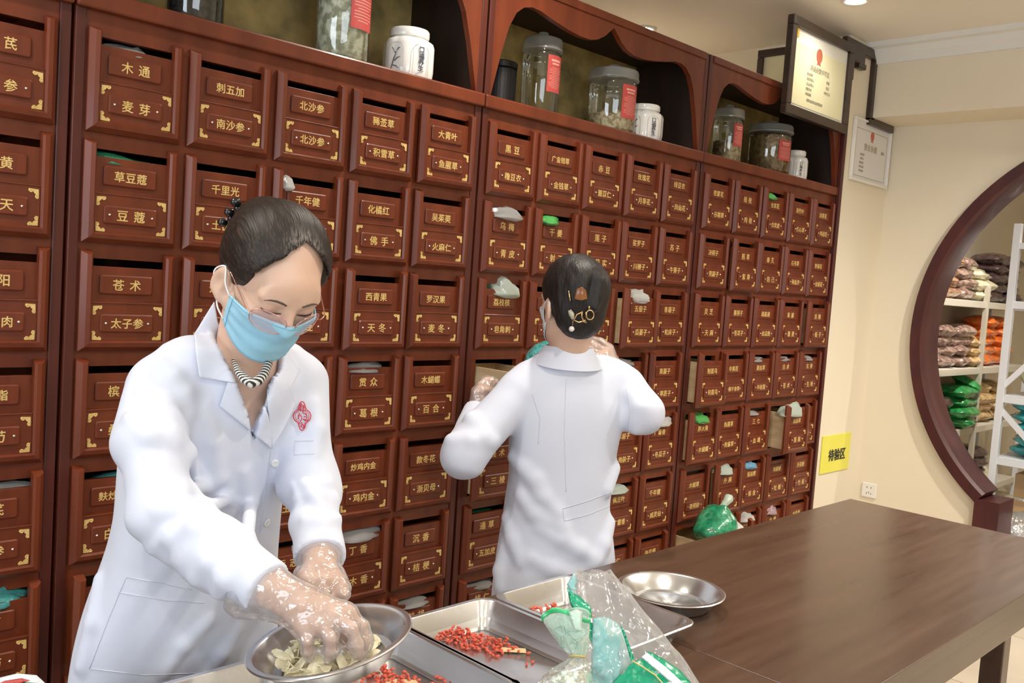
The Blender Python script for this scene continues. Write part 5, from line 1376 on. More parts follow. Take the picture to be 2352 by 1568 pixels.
    # collar leaf, lapels
    pc('collar', [(492, 693), (470, 728), (446, 767), (451, 820), (458, 866), (490, 871), (523, 877), (545, 880), (577, 882), (559, 853), (542, 824), (519, 784), (500, 738)], lift=0.012, thick=0.003)
    pc('lapel', [(523, 877), (505, 932), (540, 960), (582, 995), (623, 1030), (624, 998), (615, 950), (598, 907), (578, 882), (548, 880)], lift=0.009, thick=0.003)
    pc('lapel', [(633, 828), (622, 850), (614, 878), (615, 920), (619, 985), (624, 1030), (652, 985), (681, 925), (668, 890), (690, 848), (664, 812)], lift=0.008, thick=0.003)
    # stitching, pockets, placket, buttons
    def sm(pts, r=0.0010): return seam('seam', pts, tree, M['coat_seam'], co, off * 0, r)
    sm([(623, 1030), (613, 1100), (600, 1200), (597, 1222)], 0.0014)
    sm([(678, 1013), (720, 1012)]); sm([(678, 1013), (676, 1044), (722, 1042)])
    sm([(290, 1325), (380, 1340), (440, 1354)]); sm([(272, 1360), (380, 1378), (470, 1384)])
    sm([(290, 1325), (250, 1420), (205, 1535)]); sm([(205, 1535), (330, 1550), (470, 1545)])
    for (x, y) in ((632, 1063), (612, 1200)):
        h = drop(tree, x, y)
        if h[0] is not None:
            p = np.array(h[0]); q = Vector((0, 0, 1)).rotation_difference(Vector(h[1]) if Vector(h[1]).dot(Vector(tuple(px_dir(x, y)))) < 0 else -Vector(h[1]))
            mb = MB().lathe([(0, 0.0036), (0.004, 0.0034), (0.0055, 0.0042), (0.0072, 0.0034), (0.0078, 0.002), (0.0074, 0.0)], 20)
            for a in range(4): mb.sphere((0.0018 * math.cos(a * PI / 2), 0.0018 * math.sin(a * PI / 2), 0.0036), 0.0006, 6, 4)
            mb.xf(Matrix.Translation(h[0]) @ q.to_matrix().to_4x4()); mb.build('button', M['button'], co, smooth=True)
    # embroidered crest: a lobed outline with brush strokes inside
    ec, er = (694, 955), (20, 33); mb = MB()
    def lay(pts, r):
        W = []
        for x, y in pts:
            h = drop(tree, x, y)
            if h[0] is not None: W.append(np.array(h[0]) - px_dir(x, y) * 0.0045)
        if len(W) > 1: mb.tube(W, r, 5)
    lobes = []
    for i in range(61):
        t = 2 * PI * i / 60; q = 0.84 + 0.17 * math.cos(4 * t)
        lobes.append((ec[0] + er[0] * q * math.cos(t), ec[1] + er[1] * q * math.sin(t)))
    lay(lobes, 0.0009); lay([(ec[0] + (x - ec[0]) * 0.8, ec[1] + (y - ec[1]) * 0.8) for x, y in lobes], 0.0005)
    for pts in ([(688, 930), (700, 935)], [(692, 925), (690, 945)], [(686, 940), (702, 944)], [(698, 930), (696, 948), (702, 950)], [(684, 955), (690, 952), (694, 960), (690, 968)],
                [(698, 956), (706, 958), (700, 966)], [(696, 962), (708, 966)], [(686, 972), (694, 970), (692, 980)], [(694, 974), (700, 978), (696, 984)], [(688, 948), (686, 962)], [(703, 948), (705, 956)]): lay(pts, 0.0009)
    mb.build('embroidered_crest', M['red_thread'], co, smooth=True)
    # ---- trousers, shoes
    def tr(P):
        d = None
        for s in (-1, 1):
            e = chain(P, [(0.02 + s * 0.085, -0.61, 0.76), (0.02 + s * 0.09, -0.62, 0.45), (0.02 + s * 0.09, -0.60, 0.10)], [0.095, 0.075, 0.068], 0.02); d = e if d is None else smin(d, e, 0.02)
        return np.maximum(d, 0.06 - P[:, 2])
    v, f = sdf_mesh(tr, (-0.25, -0.8, 0.04), (0.28, -0.42, 0.88), 0.011, 1); np_mesh('trousers', v, f, M['trousers'], root, shift)
    for s in (-1, 1):
        fn = lambda P: np.maximum(smin(rc(P, (0.02 + s * 0.09, -0.585, 0.045), (0.02 + s * 0.10, -0.73, 0.032), 0.044, 0.038), rc(P, (0.02 + s * 0.09, -0.59, 0.05), (0.02 + s * 0.09, -0.60, 0.09), 0.044, 0.040), 0.02), 0.004 - P[:, 2])
        v, f = sdf_mesh(fn, (-0.2, -0.82, -0.01), (0.24, -0.50, 0.15), 0.007, 1); np_mesh('shoe', v, f, M['shoe'], root, shift)
    # ---- hair: swept back to a low knot, parted at the front
    def hair(q):
        n = ridge(q * np.array((1.0, 0.16, 0.7), F32), 80, 4).astype(F32) * 0.0010
        d = ell(q, (0, -0.016, 0.038), (0.086, 0.102, 0.088))
        d = smin(d, ell(q, (0, -0.045, 0.004), (0.075, 0.070, 0.075)), 0.03)
        d = smin(d, ell(q, (0.0, -0.108, 0.030), (0.045, 0.035, 0.050)), 0.03)         # knot at the back
        d = smax(d, face_cut(q), 0.007)
        below = -(q[:, 2] + 0.052 + 0.35 * np.clip(q[:, 1] + 0.02, -0.06, 0.2))
        d = smax(d, below, 0.012)
        for s in (-1, 1): d = smax(d, -ell(q, (s * 0.088, -0.010, -0.036), (0.022, 0.026, 0.040)), 0.006)      # clear of the ears
        return d + n
    pp = (0.004, 0.052, 0.108)
    ho = head_object('hair', hair, (-0.12, -0.16, -0.10), (0.12, 0.12, 0.16), 0.0034, A, Hc, off, hair_mat('dark_brown_hair', (0.007, 0.005, 0.0045), (0.022, 0.014, 0.010), (0.060, 0.038, 0.026), (380, 22, 190), (pp, 0.045)), root, 1)
    # claw clip just showing behind the head
    mb = MB()
    for k in range(5): mb.sphere((-0.050 + 0.012 * (k % 2), -0.125 - 0.004 * k, 0.055 - 0.014 * k), (0.010, 0.008, 0.008), 10, 6)
    cl = mb.build('hair_claw', M['black_gloss'], root, smooth=True); cl.matrix_local = fr_matrix(A, Hc, off)
    # ---- face details
    tree_h = bvh_of(hv, hf)
    def on_face(x, z, up=0.0):
        h = tree_h.ray_cast(Vector((x, 0.2, z)), Vector((0, -1, 0))); return np.array((x, (h[0].y if h[0] is not None else 0.08) + up, z))
    for s in (-1, 1):
        P = [on_face(s * x, z, 0.0002) for x, z in ((0.014, 0.0175), (0.022, 0.0205), (0.031, 0.0215), (0.040, 0.0195), (0.048, 0.0145))]
        o = MB().tube(P, [0.0016, 0.0021, 0.0020, 0.0014, 0.0005], 6).build('eyebrow', M['brow'], root, smooth=True); o.matrix_local = fr_matrix(A, Hc, off)
        P = [on_face(s * x, z, 0.0014) for x, z in ((0.014, -0.0030), (0.021, -0.0062), (0.031, -0.0074), (0.041, -0.0056), (0.046, -0.0028))]
        o = MB().tube(P, [0.0006, 0.0013, 0.0017, 0.0017, 0.0007], 6).build('eyelashes', M['lid'], root, smooth=True); o.matrix_local = fr_matrix(A, Hc, off)
    surgical_mask(root, A, Hc, off, M['mask'])
    # ---- glasses, slid a little down the nose
    g = empty('glasses', (0, 0, 0)); g.parent = root; g.matrix_local = fr_matrix(A, Hc, off)
    for s in (-1, 1):
        rim = []
        for i in range(28):
            t = 2 * PI * i / 28; a = 0.0265 * math.copysign(abs(math.cos(t)) ** 0.8, math.cos(t)); b = 0.0195 * math.copysign(abs(math.sin(t)) ** 0.85, math.sin(t))
            x = s * (0.034 + a); rim.append((x, 0.109 - 0.22 * (abs(x) - 0.01) ** 1.0 * 0.9 - 0.02 * (abs(x) / 0.06) ** 2, -0.016 + b))
        o = MB().tube(rim, 0.0008, 6, closed=True).build('rim', M['pink_metal'], g, smooth=True)
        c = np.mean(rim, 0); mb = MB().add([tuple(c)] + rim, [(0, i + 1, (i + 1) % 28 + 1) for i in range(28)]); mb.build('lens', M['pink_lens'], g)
        hx = s * 0.0605
        MB().tube(spline([(hx, 0.088, -0.010), (s * 0.069, 0.078, -0.006), (s * 0.074, 0.04, 0.000), (s * 0.0785, 0.0, 0.004), (s * 0.080, -0.020, -0.004)]), 0.0010, 6).build('temple', M['pink_metal'], g, smooth=True)
    MB().tube([(-0.0095, 0.109, -0.012), (-0.004, 0.1125, -0.008), (0.004, 0.1125, -0.008), (0.0095, 0.109, -0.012)], 0.0009, 6).build('bridge', M['pink_metal'], g, smooth=True)
    # ---- striped choker
    nkp = []
    for (x, y, D) in ((536, 828, 1.575), (548, 852, 1.555), (562, 870, 1.54), (578, 880, 1.53), (594, 874, 1.535), (607, 858, 1.545), (616, 836, 1.56), (622, 815, 1.59)):
        nkp.append(at(x, y, D) - off)
    no = MB().tube(nkp, [0.004, 0.0072, 0.0085, 0.0090, 0.0086, 0.0080, 0.0072, 0.004], 12).build('choker_necklace', M['choker'], root, smooth=True)
    # ---- gloves
    dz = np.array((-0.004, -0.006, -0.020))
    for (w_, ks, fins, th, fore, rr, dd) in ((rw, rk, rfin, rth, RE, 0.046, dz), (lw, lk, lfin, lth, LE, 0.043, np.array((0, 0, -0.004)))):
        c = w_ * 0.5 + ks[1] * 0.5
        v, f = sdf_mesh(lambda P: glove(P, w_, ks, fins, th, fore, rr, dd), c - 0.17, c + 0.17, 0.0036, 1)
        np_mesh('plastic_glove', v, f, M['glove'], root, shift)
    return root
M['black_gloss'] = mat('black_gloss', (0.008, 0.008, 0.009), rough=0.12, coat=0.6)
t = NT('striped_choker'); p = t.n('ShaderNodeBsdfPrincipled'); p.inputs['Roughness'].default_value = 0.35
tc = t.n('ShaderNodeTexCoord'); wv = t.n('ShaderNodeTexWave'); wv.inputs['Scale'].default_value = 62; wv.inputs['Distortion'].default_value = 0.6; wv.bands_direction = 'DIAGONAL'
t.l(tc.outputs['Object'], wv.inputs['Vector']); r = ramp(t, wv.outputs['Fac'], [(0.42, (0.02, 0.02, 0.02)), (0.58, (0.75, 0.73, 0.68))])
t.l(r.outputs[0], p.inputs['Base Color']); t.l(p.outputs[0], t.out.inputs[0]); M['choker'] = t.m
woman_one()
# ================================================================== the woman at the cabinet, seen from behind
def woman_two():
    yaw = math.radians(206)
    A = frame(yaw, math.radians(8), math.radians(2)); Hc = at(1312, 690, 2.60)
    T = frame(math.radians(198), 0, 0); lat, fwd = T[:, 0], T[:, 1]
    base = at(1290, 1000, 2.66); off = np.array((base[0], base[1], 0.0))
    root = empty('person', tuple(off)); tag(root, 'woman in white coat seen from behind, hair in a gilt claw, at an open drawer', 'person')
    shift = tuple(-off)
    NB = at(1305, 812, 2.63)
    LS, LE, LW = at(1188, 905, 2.60), at(1068, 1042, 2.52), at(1098, 945, 2.70)
    RS, RE, RW = at(1432, 885, 2.70), at(1476, 950, 2.66), at(1412, 852, 2.80)
    def zof(y): return float(at(1290, y, 2.66)[2])
    rows = [(1900, .20, .15, 1262), (1600, .195, .145, 1266), (1400, .188, .132, 1272), (1320, .180, .125, 1276), (1240, .168, .115, 1280), (1160, .154, .104, 1284), (1080, .155, .106, 1290), (1000, .164, .112, 1297), (930, .172, .112, 1304), (885, .162, .100, 1308), (850, .130, .080, 1308), (820, .08, .06, 1307)]
    Z = [0.42] + [zof(y) for y, *_ in rows[2:]]; rows = [rows[0]] + rows[2:]
    cxy = []
    for (y, a, b, x), z in zip(rows, Z):
        q = at(x, min(y, 1400), 2.66); cxy.append((q[0], q[1]))
    CX = [c[0] for c in cxy]; CY = [c[1] for c in cxy]; WA = [r[1] for r in rows]; WB = [r[2] for r in rows]
    ax = (float(-lat[0]), float(-lat[1]))
    def trunk(P, g): return loft(P, Z, CX, CY, [a - g for a in WA], [b - g for b in WB], 2.3, ax)
    rw, lw = RW, LW
    rk = [at(1392, 806, 2.80), at(1384, 815, 2.78), at(1378, 824, 2.765), at(1375, 833, 2.755)]
    rfin = [[k, k + (at(1360, 790, 2.80) - at(1390, 806, 2.80)) * 1.0, k + (at(1340, 784, 2.82) - at(1390, 806, 2.80)), k + (at(1326, 786, 2.84) - at(1390, 806, 2.80))] for k in rk]
    rth = [at(1408, 830, 2.80), at(1398, 800, 2.82), at(1380, 785, 2.84), at(1364, 780, 2.85)]
    lk = [at(1122, 902, 2.715), at(1114, 898, 2.700), at(1105, 897, 2.690), at(1096, 900, 2.685)]
    lfin = [[k, k + at(1120, 880, 2.72) - at(1114, 898, 2.70), k + at(1128, 872, 2.74) - at(1114, 898, 2.70), k + at(1134, 878, 2.755) - at(1114, 898, 2.70)] for k in lk]
    lth = [at(1112, 935, 2.72), at(1128, 920, 2.74), at(1136, 905, 2.75), at(1140, 893, 2.755)]
    K = 1.04
    def body(P):
        d = head_sdf(((P - Hc.astype(F32)) @ A.astype(F32)) / K) * K
        nk = Hc + A @ np.array((0, -0.032, -0.065))
        d = smin(d, rc(P, nk, NB, 0.050, 0.058), 0.02)
        t = trunk(P, 0.022)
        for (s, e, w_) in ((RS, RE, RW), (LS, LE, LW)): t = smin(t, chain(P, [s, e, w_], [0.042, 0.036, 0.025], 0.02), 0.03)
        d = smin(d, t, 0.025)
        d = smin(d, np.minimum(hand(P, rw, rk, rfin, rth), hand(P, lw, lk, lfin, lth)), 0.012)
        for s in (-1, 1):
            hp = off + lat * s * 0.08
            d = smin(d, chain(P, [hp - lat * s * 0.02 + (0, 0, 0.68), hp + (0, 0, 0.44), hp + (0, 0, 0.09)], [0.070, 0.056, 0.038], 0.02), 0.02)
        return d
    lo = np.array((off[0] - 0.55, off[1] - 0.45, 0.03)); hi = np.array((off[0] + 0.55, off[1] + 0.5, 1.78))
    v, f = sdf_mesh(body, lo, hi, 0.0042, 2); np_mesh('body', v, f, M['skin'], root, shift)
    def wr(P, a, b, amp, freq, seed):
        axd = ((b - a) / np.linalg.norm(b - a)).astype(F32); t = (P - a.astype(F32)) @ axd
        return amp * np.sin(t * freq + 3.5 * vnoise(P, 9.0, seed)).astype(F32) * (0.5 + 0.5 * vnoise(P, 6.0, seed + 3)).astype(F32)
    cent = np.array((CX[5], CY[5], 0))
    crease = None
    def coat(P):
        d = trunk(P, 0.0)
        d = smin(d, rc(P, at(1215, 880, 2.62), at(1405, 868, 2.70), 0.058, 0.058), 0.05)
        d = smin(d, rc(P, NB + np.array((0, 0, -0.03)), NB + np.array((0, 0, 0.02)), 0.078, 0.066), 0.03)
        sl = chain(P, [LS, LE], [0.062, 0.064], 0.03); sl = smin(sl, chain(P, [LE, LW], [0.062, 0.044], 0.02), 0.03) + wr(P, LS, LE, 0.004, 45, 31)
        sr = chain(P, [RS, RE], [0.060, 0.060], 0.03); sr = smin(sr, chain(P, [RE, RW], [0.056, 0.042], 0.02), 0.03) + wr(P, RS, RE, 0.003, 50, 35)
        d = smin(d, sl, 0.022); d = smin(d, sr, 0.022)
        zf = np.clip((1.22 - P[:, 2]) / 0.45, 0, 1).astype(F32)
        dg = P @ np.array([[1, 0, 0.9], [0, 1, 0], [-0.55, 0, 0.5]], F32)
        d = d + zf * 0.0075 * ridge(dg, 6.5, 41).astype(F32) + 0.0035 * vnoise(P, 11.0, 43).astype(F32) * (0.35 + 0.65 * zf)
        if crease is not None: d = crease(P, d, 0.020)
        for (w_, e) in ((RW, RE), (LW, LE)):
            axd = (w_ - e) / np.linalg.norm(w_ - e); near = np.linalg.norm(P - w_.astype(F32), axis=1) - 0.08
            d = np.maximum(d, -np.maximum(-((P - w_.astype(F32)) @ axd.astype(F32)), near))
        nk = rc(P, NB + np.array((0, 0, -0.03)), Hc + A @ np.array((0, -0.03, -0.04)), 0.060, 0.058)
        d = smax(d, -nk, 0.004)
        return smax(d, P[:, 2] - (NB[2] + 0.006), 0.006)
    crease = folds(coat, [[(1178, 1050), (1205, 1075), (1229, 1100), (1246, 1139), (1279, 1176), (1298, 1225)], [(1240, 1211), (1286, 1238), (1330, 1262), (1365, 1285)], [(1200, 1140), (1229, 1179), (1286, 1208)],
                          [(1036, 1010), (1082, 1011), (1130, 1014)], [(1434, 1035), (1411, 1075), (1393, 1125)], [(1165, 1190), (1180, 1240), (1200, 1290)],
                          [(1080, 960), (1110, 1000), (1150, 1060)], [(1400, 1200), (1385, 1250), (1360, 1300)], [(1220, 1280), (1270, 1310), (1330, 1330)], [(1448, 905), (1470, 935), (1462, 985)], [(1160, 1260), (1150, 1310), (1150, 1345)]], 0.020, 0.011)
    cv, cf = sdf_mesh(coat, (lo[0], lo[1], 0.42), (hi[0], hi[1], 1.50), 0.0058, 2)
    co = np_mesh('lab_coat', cv, cf, M['coat'], root, shift); tree = bvh_of(cv, cf)
    z0 = np.zeros(3)
    prof = [(0.056, -0.020), (0.057, 0.012), (0.061, 0.021), (0.066, 0.018), (0.078, -0.006), (0.093, -0.026), (0.095, -0.030), (0.090, -0.029), (0.070, -0.008)]
    v = []; f = []; n = 56; m_ = len(prof)
    for i in range(n):
        t = PI / 2 + 0.22 + (2 * PI - 0.44) * i / (n - 1)                      # open at the front
        for (r_, z_) in prof: v.append(NB + (lat * math.cos(t) * 1.10 + fwd * math.sin(t) * 0.98) * r_ + np.array((0, 0, z_ + 0.010 * math.sin(t) * (z_ < 0))) - off * 0)
    for i in range(n - 1):
        for k in range(m_): f.append((i * m_ + k, i * m_ + (k + 1) % m_, (i + 1) * m_ + (k + 1) % m_, (i + 1) * m_ + k))
    f += [tuple(range(m_)), tuple((n - 1) * m_ + k for k in range(m_))]
    o = MB().add(v, f).build('collar', M['coat'], co); shade_auto(o.data, 1.0)
    for pts in ([(1292, 1168), (1345, 1152), (1398, 1132)], [(1296, 1196), (1350, 1182), (1403, 1160)], [(1292, 1168), (1296, 1196)]): seam('seam', pts, tree, M['coat_seam'], co, z0, 0.0014)
    seam('seam', [(1300, 870), (1296, 1000), (1300, 1130)], tree, M['coat_seam'], co, z0, 0.0009)
    seam('seam', [(1222, 905), (1240, 960), (1236, 1020)], tree, M['coat_seam'], co, z0, 0.0010); seam('seam', [(1437, 890), (1448, 940), (1440, 1000)], tree, M['coat_seam'], co, z0, 0.0010)
    # ---- trousers, shoes
    def tr(P):
        d = None
        for s in (-1, 1):
            hp = off + lat * s * 0.075; e = chain(P, [hp + lat * -s * 0.015 + (0, 0, 0.70), hp + (0, 0, 0.44), hp + (0, 0, 0.10)], [0.080, 0.072, 0.066], 0.02); d = e if d is None else smin(d, e, 0.02)
        return np.maximum(d, 0.06 - P[:, 2])
    v, f = sdf_mesh(tr, (off[0] - 0.28, off[1] - 0.28, 0.04), (off[0] + 0.28, off[1] + 0.28, 0.86), 0.012, 1); np_mesh('trousers', v, f, M['trousers'], root, shift)
    for s in (-1, 1):
        hp = off + lat * s * 0.09
        fn = lambda P: np.maximum(smin(rc(P, hp + (0, 0, 0.045) + fwd * 0.02, hp + (0, 0, 0.032) + fwd * 0.16, 0.044, 0.038), rc(P, hp + (0, 0, 0.05), hp + (0, 0, 0.09), 0.044, 0.040), 0.02), 0.004 - P[:, 2])
        v, f = sdf_mesh(fn, hp - (0.25, 0.25, 0.01), hp + (0.25, 0.25, 0.15), 0.008, 1); np_mesh('shoe', v, f, M['shoe'], root, shift)
    # ---- hair gathered up into a claw
    def hair(q):
        n = ridge(q * np.array((1.0, 0.8, 0.25), F32), 60, 4).astype(F32) * 0.0012
        d = ell(q, (0, -0.018, 0.034), (0.090, 0.104, 0.098))
        d = smin(d, ell(q, (0, -0.050, -0.035), (0.076, 0.060, 0.080)), 0.04)
        d = smin(d, ell(q, (-0.004, -0.090, 0.030), (0.060, 0.045, 0.062)), 0.03)
        d = smax(d, -ell(q, (0.006, -0.142, 0.012), (0.016, 0.020, 0.050)), 0.018)          # the fold of the twist
        d = smin(d, rc(q, (-0.010, -0.122, 0.045), (-0.004, -0.122, -0.030), 0.016, 0.012), 0.012)
        d = smax(d, face_cut(q), 0.006)
        d = smax(d, -(q[:, 2] + 0.108 + 0.95 * np.clip(q[:, 1] + 0.075, -0.05, 0.2)), 0.014)
        for s in (-1, 1): d = smax(d, -ell(q, (s * 0.088, -0.008, -0.036), (0.020, 0.022, 0.038)), 0.006)
        return d + n
    hm = hair_mat('black_brown_hair', (0.007, 0.007, 0.008), (0.016, 0.013, 0.012), (0.045, 0.032, 0.026), (260, 170, 34))
    ho = head_object('hair', hair, (-0.13, -0.18, -0.14), (0.13, 0.12, 0.16), 0.004, A, Hc, off, hm, root, 1)
    hvw = [tuple(Hc + A @ np.array(q.co)) for q in ho.data.vertices]
    ht = BVHTree.FromPolygons(hvw, [tuple(p_.vertices) for p_ in ho.data.polygons])
    def onhair(x, y, lift=0.004):
        h = drop(ht, x, y); d = px_dir(x, y)
        D = float((np.array(h[0]) - CAM) @ RM[:, 1]) if h[0] is not None else 2.5
        return at(x, y, D - lift) - off
    cl = empty('hair_claw', (0, 0, 0)); cl.parent = root
    mb = MB().tube([onhair(1345, 735, 0.012), onhair(1330, 740, 0.012), onhair(1318, 735, 0.010), onhair(1325, 722, 0.010), onhair(1338, 716, 0.010)], 0.0022, 6)
    mb.tube([onhair(x, y, 0.012) for x, y in ((1337, 715), (1336, 726), (1340, 738), (1347, 740))], 0.0022, 6)
    mb.tube([onhair(1355 + 9 * math.cos(t), 723 + 11 * math.sin(t), 0.012) for t in np.linspace(0, 2 * PI, 13)[:-1]], 0.0020, 6, closed=True)
    mb.tube([onhair(x, y, 0.014) for x, y in ((1346, 716), (1347, 730))], 0.0024, 6); mb.tube([onhair(x, y, 0.012) for x, y in ((1353, 712), (1353, 703))], [0.0016, 0.0022], 6)
    mb.build('gilt_filigree', M['gilt'], cl, smooth=True)
    mb = MB().tube([onhair(x, y, 0.010) for x, y in ((1308, 712), (1313, 722), (1316, 733))], [0.005, 0.008, 0.004], 8); mb.build('shell_charm', M['shell'], cl, smooth=True)
    p0 = onhair(1313, 755, 0.010); MB().sphere(tuple(p0), 0.0078, 16, 10).build('pearl', M['pearl'], cl, smooth=True)
    MB().tube([onhair(1316, 735, 0.009), onhair(1315, 747, 0.010)], 0.0010, 5).build('pearl_link', M['gilt'], cl, smooth=True)
    MB().tube([onhair(x, y, 0.006) for x, y in ((1306, 668), (1308, 680), (1310, 691))], 0.0022, 6).build('gilt_pin', M['gilt'], cl, smooth=True)
    mb = MB(); v = [onhair(x, y, l) for x, y, l in ((1324, 664, 0.006), (1336, 658, 0.008), (1346, 666, 0.006), (1349, 686, 0.006), (1335, 690, 0.010), (1320, 686, 0.006), (1336, 674, 0.016))]
    mb.add(v, [(i, (i + 1) % 6, 6) for i in range(6)]); mb.build('acetate_grip', M['amber'], cl, smooth=True)
    m_ = surgical_mask(root, A, Hc, off, M['mask_white'])
    # ---- gloves
    for (w_, ks, fins, th, fore, rr) in ((rw, rk, rfin, rth, RE, 0.040), (lw, lk, lfin, lth, LE, 0.040)):
        c = w_ * 0.5 + ks[1] * 0.5
        v, f = sdf_mesh(lambda P: glove(P, w_, ks, fins, th, fore, rr, np.array((0, 0, -0.004))), c - 0.17, c + 0.17, 0.0042, 1)
        np_mesh('plastic_glove', v, f, M['glove'], root, shift)
M['shell'] = mat('grey_shell_charm', (0.42, 0.38, 0.30), (0.60, 0.56, 0.46), rough=0.3, scale=80)
woman_two()
# the teal pouch she is emptying, held up in front of her
o = bag(0, 0, 0, M['d_teal'], 'teal pouch held up in front of the woman at the cabinet', None, (0.5, 0.36, 0.6), name='herb_pouch')
o.location = tuple(at(1268, 806, 2.88)); o.rotation_euler = (0.2, -0.35, -0.75)
# ================================================================== plastic bags lying in front of the trays
def slab(name, poly, Dfn, thick, m, parent=None, off=np.zeros(3), step=9.0, crinkle=0.004, seed=0, soft=22.0):
    """a soft flat packet: outline at its distance, puffed on both faces"""
    bm = bmesh.new(); bm.faces.new([bm.verts.new((x, y, 0)) for x, y in poly]); bmesh.ops.triangulate(bm, faces=bm.faces[:])
    for _ in range(8):
        lg = [e for e in bm.edges if e.calc_length() > step]
        if not lg: break
        bmesh.ops.subdivide_edges(bm, edges=lg, cuts=1); bmesh.ops.triangulate(bm, faces=bm.faces[:])
    bm.verts.index_update(); V2 = np.array([q.co[:2] for q in bm.verts]); F2 = [[q.index for q in fc.verts] for fc in bm.faces]
    edge = set(q.index for q in bm.verts if q.is_boundary); bm.free()
    pa = np.array(poly, float); pb = np.roll(pa, -1, 0)
    dist = np.full(len(V2), 1e9)
    for a, b in zip(pa, pb):
        t = np.clip(((V2 - a) @ (b - a)) / ((b - a) @ (b - a)), 0, 1); dist = np.minimum(dist, np.linalg.norm(V2 - a - t[:, None] * (b - a), axis=1))
    puff = thick * (1 - np.exp(-dist / soft))
    n3 = np.stack([V2[:, 0] * 0.02, V2[:, 1] * 0.02, np.zeros(len(V2))], 1)
    cr = crinkle * ridge(n3, 0.9, seed) + 0.5 * crinkle * ridge(n3, 2.2, seed + 1)
    v = []; idx = {}
    for s in (-1, 1):
        for i, (x, y) in enumerate(V2):
            if s > 0 and i in edge: idx[(s, i)] = idx[(-1, i)]; continue
            idx[(s, i)] = len(v); v.append(at(x, y, Dfn(x, y) + s * puff[i] + cr[i]) - off)
    f = []
    for a, b, c in F2:
        f.append((idx[(-1, a)], idx[(-1, b)], idx[(-1, c)]))
        t3 = (idx[(1, a)], idx[(1, c)], idx[(1, b)])
        if len(set(t3)) == 3 and not all(q in edge for q in (a, b, c)): f.append(t3)
    return from_data(name, v, f, m, parent, True)
M['poly_clear'] = film('clear_bag_film', (0.95, 0.95, 0.96), 0.07, rough=0.09, white=0.24, bump=0.9, scale=13)
M['poly_mint'] = film('mint_printed_film', (0.78, 0.97, 0.91), 0.06, rough=0.12, white=0.70, bump=0.8, scale=20)
M['p_green'] = plastic('emerald_packet', (0.0, 0.26, 0.14), (0.005, 0.36, 0.20), scale=12)
M['p_teal'] = film('pale_teal_film', (0.34, 0.82, 0.84), 0.05, rough=0.14, white=0.62, bump=0.7, scale=16)
M['p_strip'] = mat('white_strip', (0.74, 0.80, 0.86), rough=0.5)
M['p_band'] = mat('tan_rubber_band', (0.55, 0.42, 0.14), rough=0.5)
M['p_lime'] = plastic('bright_green_print', (0.02, 0.42, 0.14), (0.05, 0.55, 0.22), scale=30)
M['beads'] = mat('pale_grain_filling', (0.30, 0.30, 0.24), (0.80, 0.80, 0.74), rough=0.6, scale=120, bump=0.8, bscale=110, lo=0.38, hi=0.52)
# --- the big clear bag, standing on the table and slumping to the right
def clear_bag():
    c0 = at(1470, 1640, 1.47); off = np.array((c0[0], c0[1], TZ))
    r = empty('clear_bag', tuple(off)); tag(r, 'large crumpled clear plastic bag with green packets, slumped over the trays', 'bag')
    rows = [(1312, 1326, 1404, 1.575, 0.010), (1318, 1318, 1412, 1.572, 0.018), (1345, 1304, 1440, 1.560, 0.028), (1400, 1310, 1480, 1.54, 0.038), (1450, 1326, 1520, 1.52, 0.045), (1500, 1340, 1560, 1.50, 0.05), (1550, 1346, 1592, 1.485, 0.052), (1610, 1350, 1630, 1.47, 0.05), (1660, 1356, 1655, 1.462, 0.045), (1690, 1390, 1640, 1.46, 0.02)]
    # refine rows
    R2 = []
    for i in range(len(rows) - 1):
        for k in range(5): R2.append(tuple(a + (b - a) * k / 5 for a, b in zip(rows[i], rows[i + 1])))
    R2.append(rows[-1]); n = 72; v = []
    for j, (y, xl, xr, D, th) in enumerate(R2):
        for k in range(n):
            t = 2 * PI * k / n; cx, hw = (xl + xr) / 2, (xr - xl) / 2
            ex = 0.75; cs = math.copysign(abs(math.cos(t)) ** ex, math.cos(t)); sn = math.sin(t)
            v.append((cx + hw * cs, y - 0.20 * hw * cs * (1 if y < 1400 else 0) * 0 + 5 * math.sin(3 * t + j * 0.2) * (y < 1350), D - th * sn))
    v = np.array(v); nn = np.stack([v[:, 0] * 0.012, v[:, 1] * 0.005, v[:, 2] * 8], 1)
    v[:, 2] += 0.012 * ridge(nn, 1.6, 5) + 0.006 * ridge(nn, 3.7, 6); v[:, 0] += 5 * vnoise(nn, 2.0, 7)
    W = np.array([at(*q) for q in v]); W[:, 2] = np.maximum(W[:, 2], TZ + 0.001); W -= off
    f = [(j * n + k, j * n + (k + 1) % n, (j + 1) * n + (k + 1) % n, (j + 1) * n + k) for j in range(len(R2) - 1) for k in range(n)]
    from_data('bag_film', W, f, M['poly_clear'], r, True)
    D1 = lambda x, y: 1.552 - (y - 1345) * 0.00030
    slab('printed_panel', [(1302, 1347), (1318, 1362), (1330, 1368), (1345, 1382), (1357, 1392), (1362, 1440), (1362, 1482), (1356, 1470), (1340, 1425), (1318, 1400), (1310, 1388)], lambda x, y: D1(x, y) - 0.045, 0.004, M['p_green'], r, off, seed=3)
    slab('printed_panel', [(1302, 1342), (1320, 1312), (1326, 1332), (1322, 1362), (1308, 1352)], lambda x, y: D1(x, y) - 0.035, 0.003, M['p_teal'], r, off, seed=4)
    slab('printed_strip', [(1338, 1412), (1360, 1420), (1361, 1430), (1336, 1421)], lambda x, y: D1(x, y) - 0.055, 0.001, M['p_strip'], r, off, crinkle=0)
    return r
clear_bag()
c0 = at(1400, 1640, 1.44); off = np.array((c0[0], c0[1], TZ))
r = empty('herb_packet', tuple(off)); tag(r, 'pale teal translucent packet upright inside the clear bag', 'packet')
